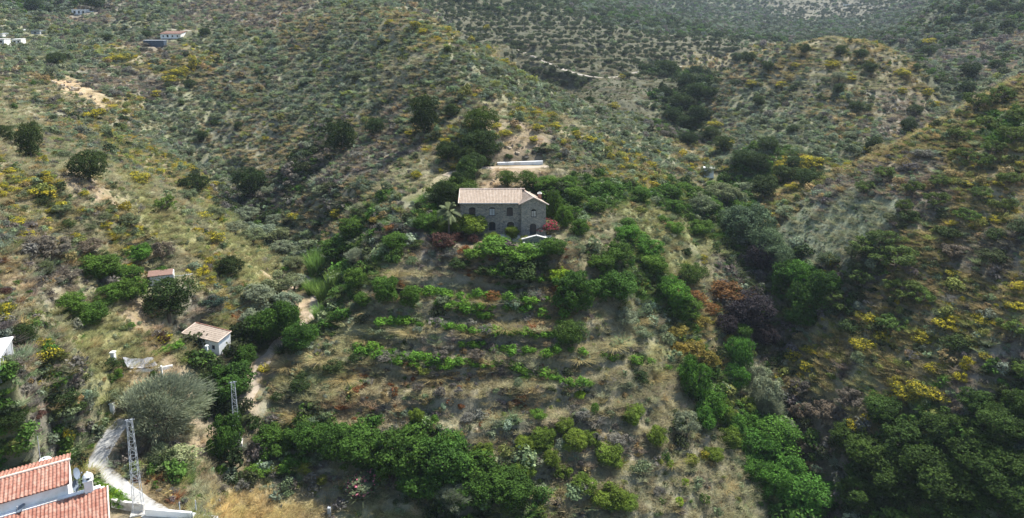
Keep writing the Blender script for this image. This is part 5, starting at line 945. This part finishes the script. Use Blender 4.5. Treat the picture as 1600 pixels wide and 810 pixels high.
# ---- block building cut by the left edge
zt = 5.4; C1, C2 = Vector(BLK[0]), Vector(BLK[1]); zt = C1.z; along = (C2 - C1); ang = math.atan2(along.y, along.x)
BH = 2.7; q = thing('block_building', (C1.x, C1.y, zt - BH), ang, 'flat roofed grey block building cut by the left edge of the photo', 'building'); LL = 4.4
mb = MB(); mb.box(0, LL, -4.5, 0, 0, BH - .15); mb.build('wall', M['block'], q); MB().box(-.12, LL+.1, -4.6, .12, BH-.148, BH).build('roof', M['white'], q)
for k in range(3): MB().box(.3+1.5*k, .42+1.5*k, .002, .05, .3, BH-.2).build('pilaster', M['concrete'], q)
wq = MB().box(2.2,3.0,.003,.04,BH-1.2,BH-.6).build('window', M['wood'], q); MB().box(2.27,2.93,.041,.05,BH-1.13,BH-.67).build('pane', M['glass'], wq)
MB().box(-.1, 3.0, -4.4, -2.2, BH+.002, BH+1.05).build('roof_room', M['white_old'], q)

# ---- corner house with two tiled roofs
OX, OY = -42.1, 58.9; an = math.atan2(.51, .86); GZ0 = -12.5
B0 = thing('tiled_corner_house', (OX, OY, GZ0), an, 'white house with two red barrel tile roofs in the bottom left corner', 'house')
def zz(z): return z - GZ0
z1r, z1e, z2t, z2e = zz(-5.7), zz(-6.5), zz(-7.7), zz(-8.9)     # local: +x along the ridge to the right, -y towards the camera
d1 = Vector((0,-2.65, z1e-z1r)); r1 = barrel('roof', M['tile_red'], B0, (-13, 0, z1r), (1,0,0), d1, 13.3, d1.length, .30, .055); r1['label'] = 'upper back roof of red barrel tiles'
d1b = Vector((0,2.5, z1e-z1r)); barrel('roof', M['tile_red'], B0, (-13, 0, z1r), (1,0,0), d1b, 13.3, d1b.length, .30, .055)['label'] = 'far slope of the back roof'
ridge_tiles('ridge_tiles', M['pale_tile'], r1, (-13, 0, z1r+.1), (.35, 0, z1r+.1), .12)
mb = MB().box(-13, .12, -2.45, 2.3, 0, z1e-.02); mb.add([(-.18,-2.45,z1e-.018),(-.18,2.3,z1e-.018),(-.18,0,z1r-.04),(.12,-2.45,z1e-.018),(.12,2.3,z1e-.018),(.12,0,z1r-.04)], [(0,2,1),(3,4,5),(0,1,4,3),(1,2,5,4),(2,0,3,5)]); mb.build('upper_wall', M['white'], B0)
y2 = -2.95; d2 = Vector((0,-3.3, z2e-z2t)); r2 = barrel('roof', M['tile_red'], B0, (-13, y2, z2t), (1,0,0), d2, 16.2, d2.length, .30, .055); r2['label'] = 'lower front roof of red barrel tiles'
MB().box(-13, 2.95, y2-3.0, -2.452, 0, z2e-.05).build('lower_wall', M['white'], B0)
mb = MB(); mb.add([(2.65,y2-3.0,z2e-.048),(2.65,y2+.4,z2e-.048),(2.65,y2+.4,z2t-.06),(2.95,y2-3.0,z2e-.048),(2.95,y2+.4,z2e-.048),(2.95,y2+.4,z2t-.06)], [(0,2,1),(3,4,5),(0,1,4,3),(1,2,5,4),(2,0,3,5)]); mb.box(-13, 2.648, -2.9, -2.46, z2e-.04, z2t+.12); mb.build('parapet', M['white'], B0)
MB().box(2.0, 2.7, y2-3.06, y2-3.002, 1.2, 2.3).build('window', M['redpaint'], B0)
eave = ridge_tiles('eave_tiles', M['pale_tile'], r2, (3.2, y2, z2t+.08), (3.2, y2-3.3, z2e+.08), .08)
# domed white chimney
cx_, cy_ = 1.75, -2.75; cb = MB().box(cx_-.34, cx_+.34, cy_-.34, cy_+.34, z2t-.4, z2t+1.15).build('chimney', M['white'], B0)
MB().box(cx_-.42,cx_+.42,cy_-.42,cy_+.42,z2t+1.152,z2t+1.24).box(cx_-.28,cx_-.12,cy_-.28,cy_-.12,z2t+1.242,z2t+1.5).box(cx_+.12,cx_+.28,cy_-.28,cy_-.12,z2t+1.242,z2t+1.5).box(cx_-.28,cx_-.12,cy_+.12,cy_+.28,z2t+1.242,z2t+1.5).box(cx_+.12,cx_+.28,cy_+.12,cy_+.28,z2t+1.242,z2t+1.5).tube([(cx_,cy_,z2t+1.5),(cx_,cy_,z2t+1.58),(cx_,cy_,z2t+1.72),(cx_,cy_,z2t+1.84),(cx_,cy_,z2t+1.98)],[.4,.4,.3,.14,.05],12).build('chimney_cap', M['white'], cb); MB().box(cx_-.118,cx_+.118,cy_-.2,cy_+.2,z2t+1.242,z2t+1.48).build('flue', M['dark'], cb)
MB().box(-13.0,-10.2,y2-.9,y2+.2,z2t-1.0,z2t+.9).build('gable_wall', M['white'], B0)
def to_world(lx, ly, lz): return (OX + lx*math.cos(an) - ly*math.sin(an), OY + lx*math.sin(an) + ly*math.cos(an), GZ0 + lz)
def dish(lx, ly, lz, r, yaw, tilt, label, mast=.9):
    q = thing('satellite_dish', to_world(lx, ly, lz), 0, label, 'satellite dish'); bm = bmesh.new(); n = 24; rings = 5; V = []; F = []
    for side in (0, 1):
        for k in range(rings+1):
            rr = r * k / rings
            for i in range(n): a = 2*math.pi*i/n; V.append((math.cos(a)*rr, -.22*(rr*rr/r) + side*.02, math.sin(a)*rr*1.08))
        b = side*(rings+1)*n; F += [(b+k*n+i, b+k*n+(i+1) % n, b+(k+1)*n+(i+1) % n, b+(k+1)*n+i)[::(1 if side else -1)] for k in range(rings) for i in range(n)]
    bm.free(); me = new_mesh('reflector', V, F, M['dish'], True); o = link('reflector', me, q, (0,0,mast)); o.rotation_euler = (tilt, 0, yaw)
    MB().tube([(0,.12,0),(0,.12,mast)], .035, 8).build('mast', M['metal'], q)
    a = Matrix.Rotation(yaw, 3, 'Z') @ Matrix.Rotation(tilt, 3, 'X'); f = a @ Vector((0,-r*1.0,-r*.25)) + Vector((0,0,mast)); g = a @ Vector((0,0,-r)) + Vector((0,0,mast)); MB().tube([g, f], .02, 6).tube([f + Vector((0,0,-.06)), f + Vector((0,0,.08))], .05, 8).build('feed_arm', M['metal'], q)
    return q
dish(.85, -2.55, z1e-.3, .5, math.radians(100), math.radians(-18), 'grey satellite dish behind its twin, next to the domed chimney', 1.05)
dish(.65, -2.75, z2t+.15, .5, math.radians(100), math.radians(-15), 'grey satellite dish nearest the white wall, left of the domed chimney', .75)
dish(-3.4, -2.8, z2t, .38, math.radians(-40), math.radians(-60), 'small pale satellite dish low on the white strip between the tiled roofs', .3)
q = thing('water_tank', to_world(-1.9, 3.2, 0), 0, 'white rounded water tank showing behind the upper tiled roof', 'tank')
zq = zz(height_at(*to_world(-1.9, 3.2, 0)[:2], 716)); MB().tube([(0,0,zq-1.5),(0,0,zq-.35),(0,0,zq-.12),(0,0,zq)], [.62,.62,.48,.12], 16).build('body', M['white'], q); MB().box(-.7,.7,-.7,.7,0,zq-1.502).build('plinth', M['white_old'], q); MB().tube([(0,0,zq),(0,0,zq+.1)], .14, 10).build('lid', M['metal'], q)
xp, yp, zp = to_world(-2.3, 3.6, 0); o = MB().tube([(0,0,0),(0,0,zz(height_at(xp, yp, 682)))], [.05,.03], 8).build('antenna_pole', M['metal'], loc=(xp, yp, zp)); tag(o, 'thin dark pole rising behind the white water tank', 'pole')
# wall at the foot of the road, blue-white
wall_line('garden_wall', [(176,792),(200,797),(226,800)], .9, .25, M['concrete'], 'weathered grey garden wall right of the tiled roof corner')
wall_line('garden_wall', [(228,806),(262,809),(300,812),(340,817)], .8, .22, M['white'], 'bright white wall along the bottom edge below the pylon')
# ---- lattice masts
def pylon(px, base, top, w0, w1, label, pxt=None):
    x, y, z, d = hit(px, base); h = height_at(x, y, top) - z; q = thing('lattice_pylon', (x, y, z), .3, label, 'pylon'); n = max(10, int(h / .75))
    mb = MB(); cs = [(-1,-1),(1,-1),(1,1),(-1,1)]; wd = lambda t: (w0 + (w1-w0)*t)/2
    for a, b in cs: mb.bar((a*wd(0), b*wd(0), -.3), (a*wd(1), b*wd(1), h), .028)
    mb.build('legs', M['metal'], q); mb = MB()
    for k in range(n):
        t0, t1 = k/n, (k+1)/n
        for s_ in range(4):
            a, b = cs[s_], cs[(s_+1) % 4]
            if k % 2: a, b = b, a
            mb.bar((a[0]*wd(t0), a[1]*wd(t0), t0*h), (b[0]*wd(t1), b[1]*wd(t1), t1*h), .013); mb.bar((a[0]*wd(t1), a[1]*wd(t1), t1*h), (b[0]*wd(t1), b[1]*wd(t1), t1*h), .013)
    mb.build('lattice', M['metal'], q); ar = MB().box(-.45,.45,-.04,.04,h+.002,h+.08).build('crossarm', M['metal'], q)
    for s_ in (-.38, 0, .38): MB().tube([(s_,0,h+.082),(s_,0,h+.2),(s_,0,h+.3)], [.05,.07,.03], 8).build('insulator', M['dark'], ar)
    MB().box(-w0*.8, w0*.8, -w0*.8, w0*.8, -.4, .12).build('footing', M['concrete'], q); return q
pylon(217, 800, 657, .85, .42, 'steel lattice pylon by the pale road, nearest the tiled house')
pylon(371, 692, 598, .75, .40, 'steel lattice pylon among the trees above the stream bed')
post('utility_box', 515, 806, .35, 0, M['block'], 'short grey post at the bottom edge near the oleander', 'post', 793)
for k, (px, py) in enumerate([(282,806),(307,803),(345,800)]): post('fence_post', px, py, .07, 1.5, M['metal'], ['thin metal post right of the near pylon base','thin metal post between the near pylon and the straw field','thin metal post at the left edge of the straw field'][k], 'post')
for k, (px, py) in enumerate([(606,560),(612,575),(700,720)]): post('vine_stake', px, py, .09, 1.1, M['palebark'], ['pale wooden stake at the left end of a grapevine row','second wooden stake just below a grapevine row','wooden stake by the large green trees below the terraces'][k], 'stake')
# hedge by the road
for k in range(9): 
    f = k / 8; plant('green' if k % 3 else 'lime', 141 + 50*f, 756 + 30*f, 26, 24, 'clipped green hedge bush, number along the road wall', 'hedge bushes between the tiled house and the road')

# ------------------------------------------------------------------ labels that point at one plant each
LM_ = [('stone farmhouse',785,340),('white hut',320,535),('rusty roofed shed',250,440),('tiled corner house',90,765),('near pylon',215,735),('pylon above the stream bed',371,650),('long concrete wall',815,253),('white villa',130,20),('white cottage',272,56),
       ('white pump house',1107,272),('pale fallow field',1310,355),('rounded hilltop',1285,72),('bare landslip scar',100,140),('pale road',165,700),('straw field',420,790),('block building',8,545),('garden pool',838,384),('pink oleander',567,762),('large grey tamarisk',258,640),
       ('lime green dome bush',871,430),('grove terraces',900,70),('orange shrubs',1120,465),('bottom right thicket',1480,740),('dark valley wood',1065,170),('earth path',482,470),('grapevine rows',700,560),('dark ravine',1270,700),('reddish grass slope',720,610),('right hand slope',1500,400),('upper right ridge',1560,130),('upper left slope',430,110),('left gully',430,300),('spur ridge',680,110)]
ORD = ['nearest','second nearest','third nearest','fourth nearest','fifth nearest','sixth nearest','seventh nearest','eighth nearest','ninth nearest','tenth nearest','eleventh nearest','twelfth nearest','thirteenth nearest','fourteenth nearest','fifteenth nearest','sixteenth nearest','seventeenth nearest','eighteenth nearest','nineteenth nearest','twentieth nearest']
bk = {}
for rec in PLACED:
    root, words, px, py, w, label, yy_ = rec
    if label: root['label'] = label; continue
    if root.name.startswith('grapevine') and False: pass
    best = sorted(LM_, key=lambda l: math.hypot(l[1]-px, (l[2]-py)*1.2)); l = best[0]
    if math.hypot(l[1]-px, l[2]-py) < 9 and len(best) > 1: l = best[1]
    dx, dy = px - l[1], py - l[2]; dirs = ('right of' if dx > 0 else 'left of') if abs(dx) > 2.2*abs(dy) else (('above' if dy < 0 else 'below') if abs(dy) > 2.2*abs(dx) else ('above and ' if dy < 0 else 'below and ') + ('right of' if dx > 0 else 'left of'))
    bk.setdefault((words, dirs, l[0]), []).append((math.hypot(dx, dy), root))
for (words, dirs, ln), rs in bk.items():
    rs.sort(key=lambda t: t[0])
    for i, (dd_, root) in enumerate(rs):
        root['label'] = f"{words} {dirs} the {ln}".replace('above and ', 'up ').replace('below and ', 'down ') + ('' if len(rs) == 1 else f", {ORD[min(i, 19)]}" )
k = 0
for rec in PLACED:
    if rec[5] and rec[5].startswith('clipped'):
        rec[0]['label'] = ['first','second','third','fourth','fifth','sixth','seventh','eighth','ninth'][k] + ' clipped hedge bush from the domed chimney along the pale road'; k += 1
groups = {}
for o in COL.objects:
    g = o.get('group')
    if g: groups.setdefault(g, []).append(o)
for g, os_ in groups.items():
    if len(os_) == 1: del os_[0]['group']
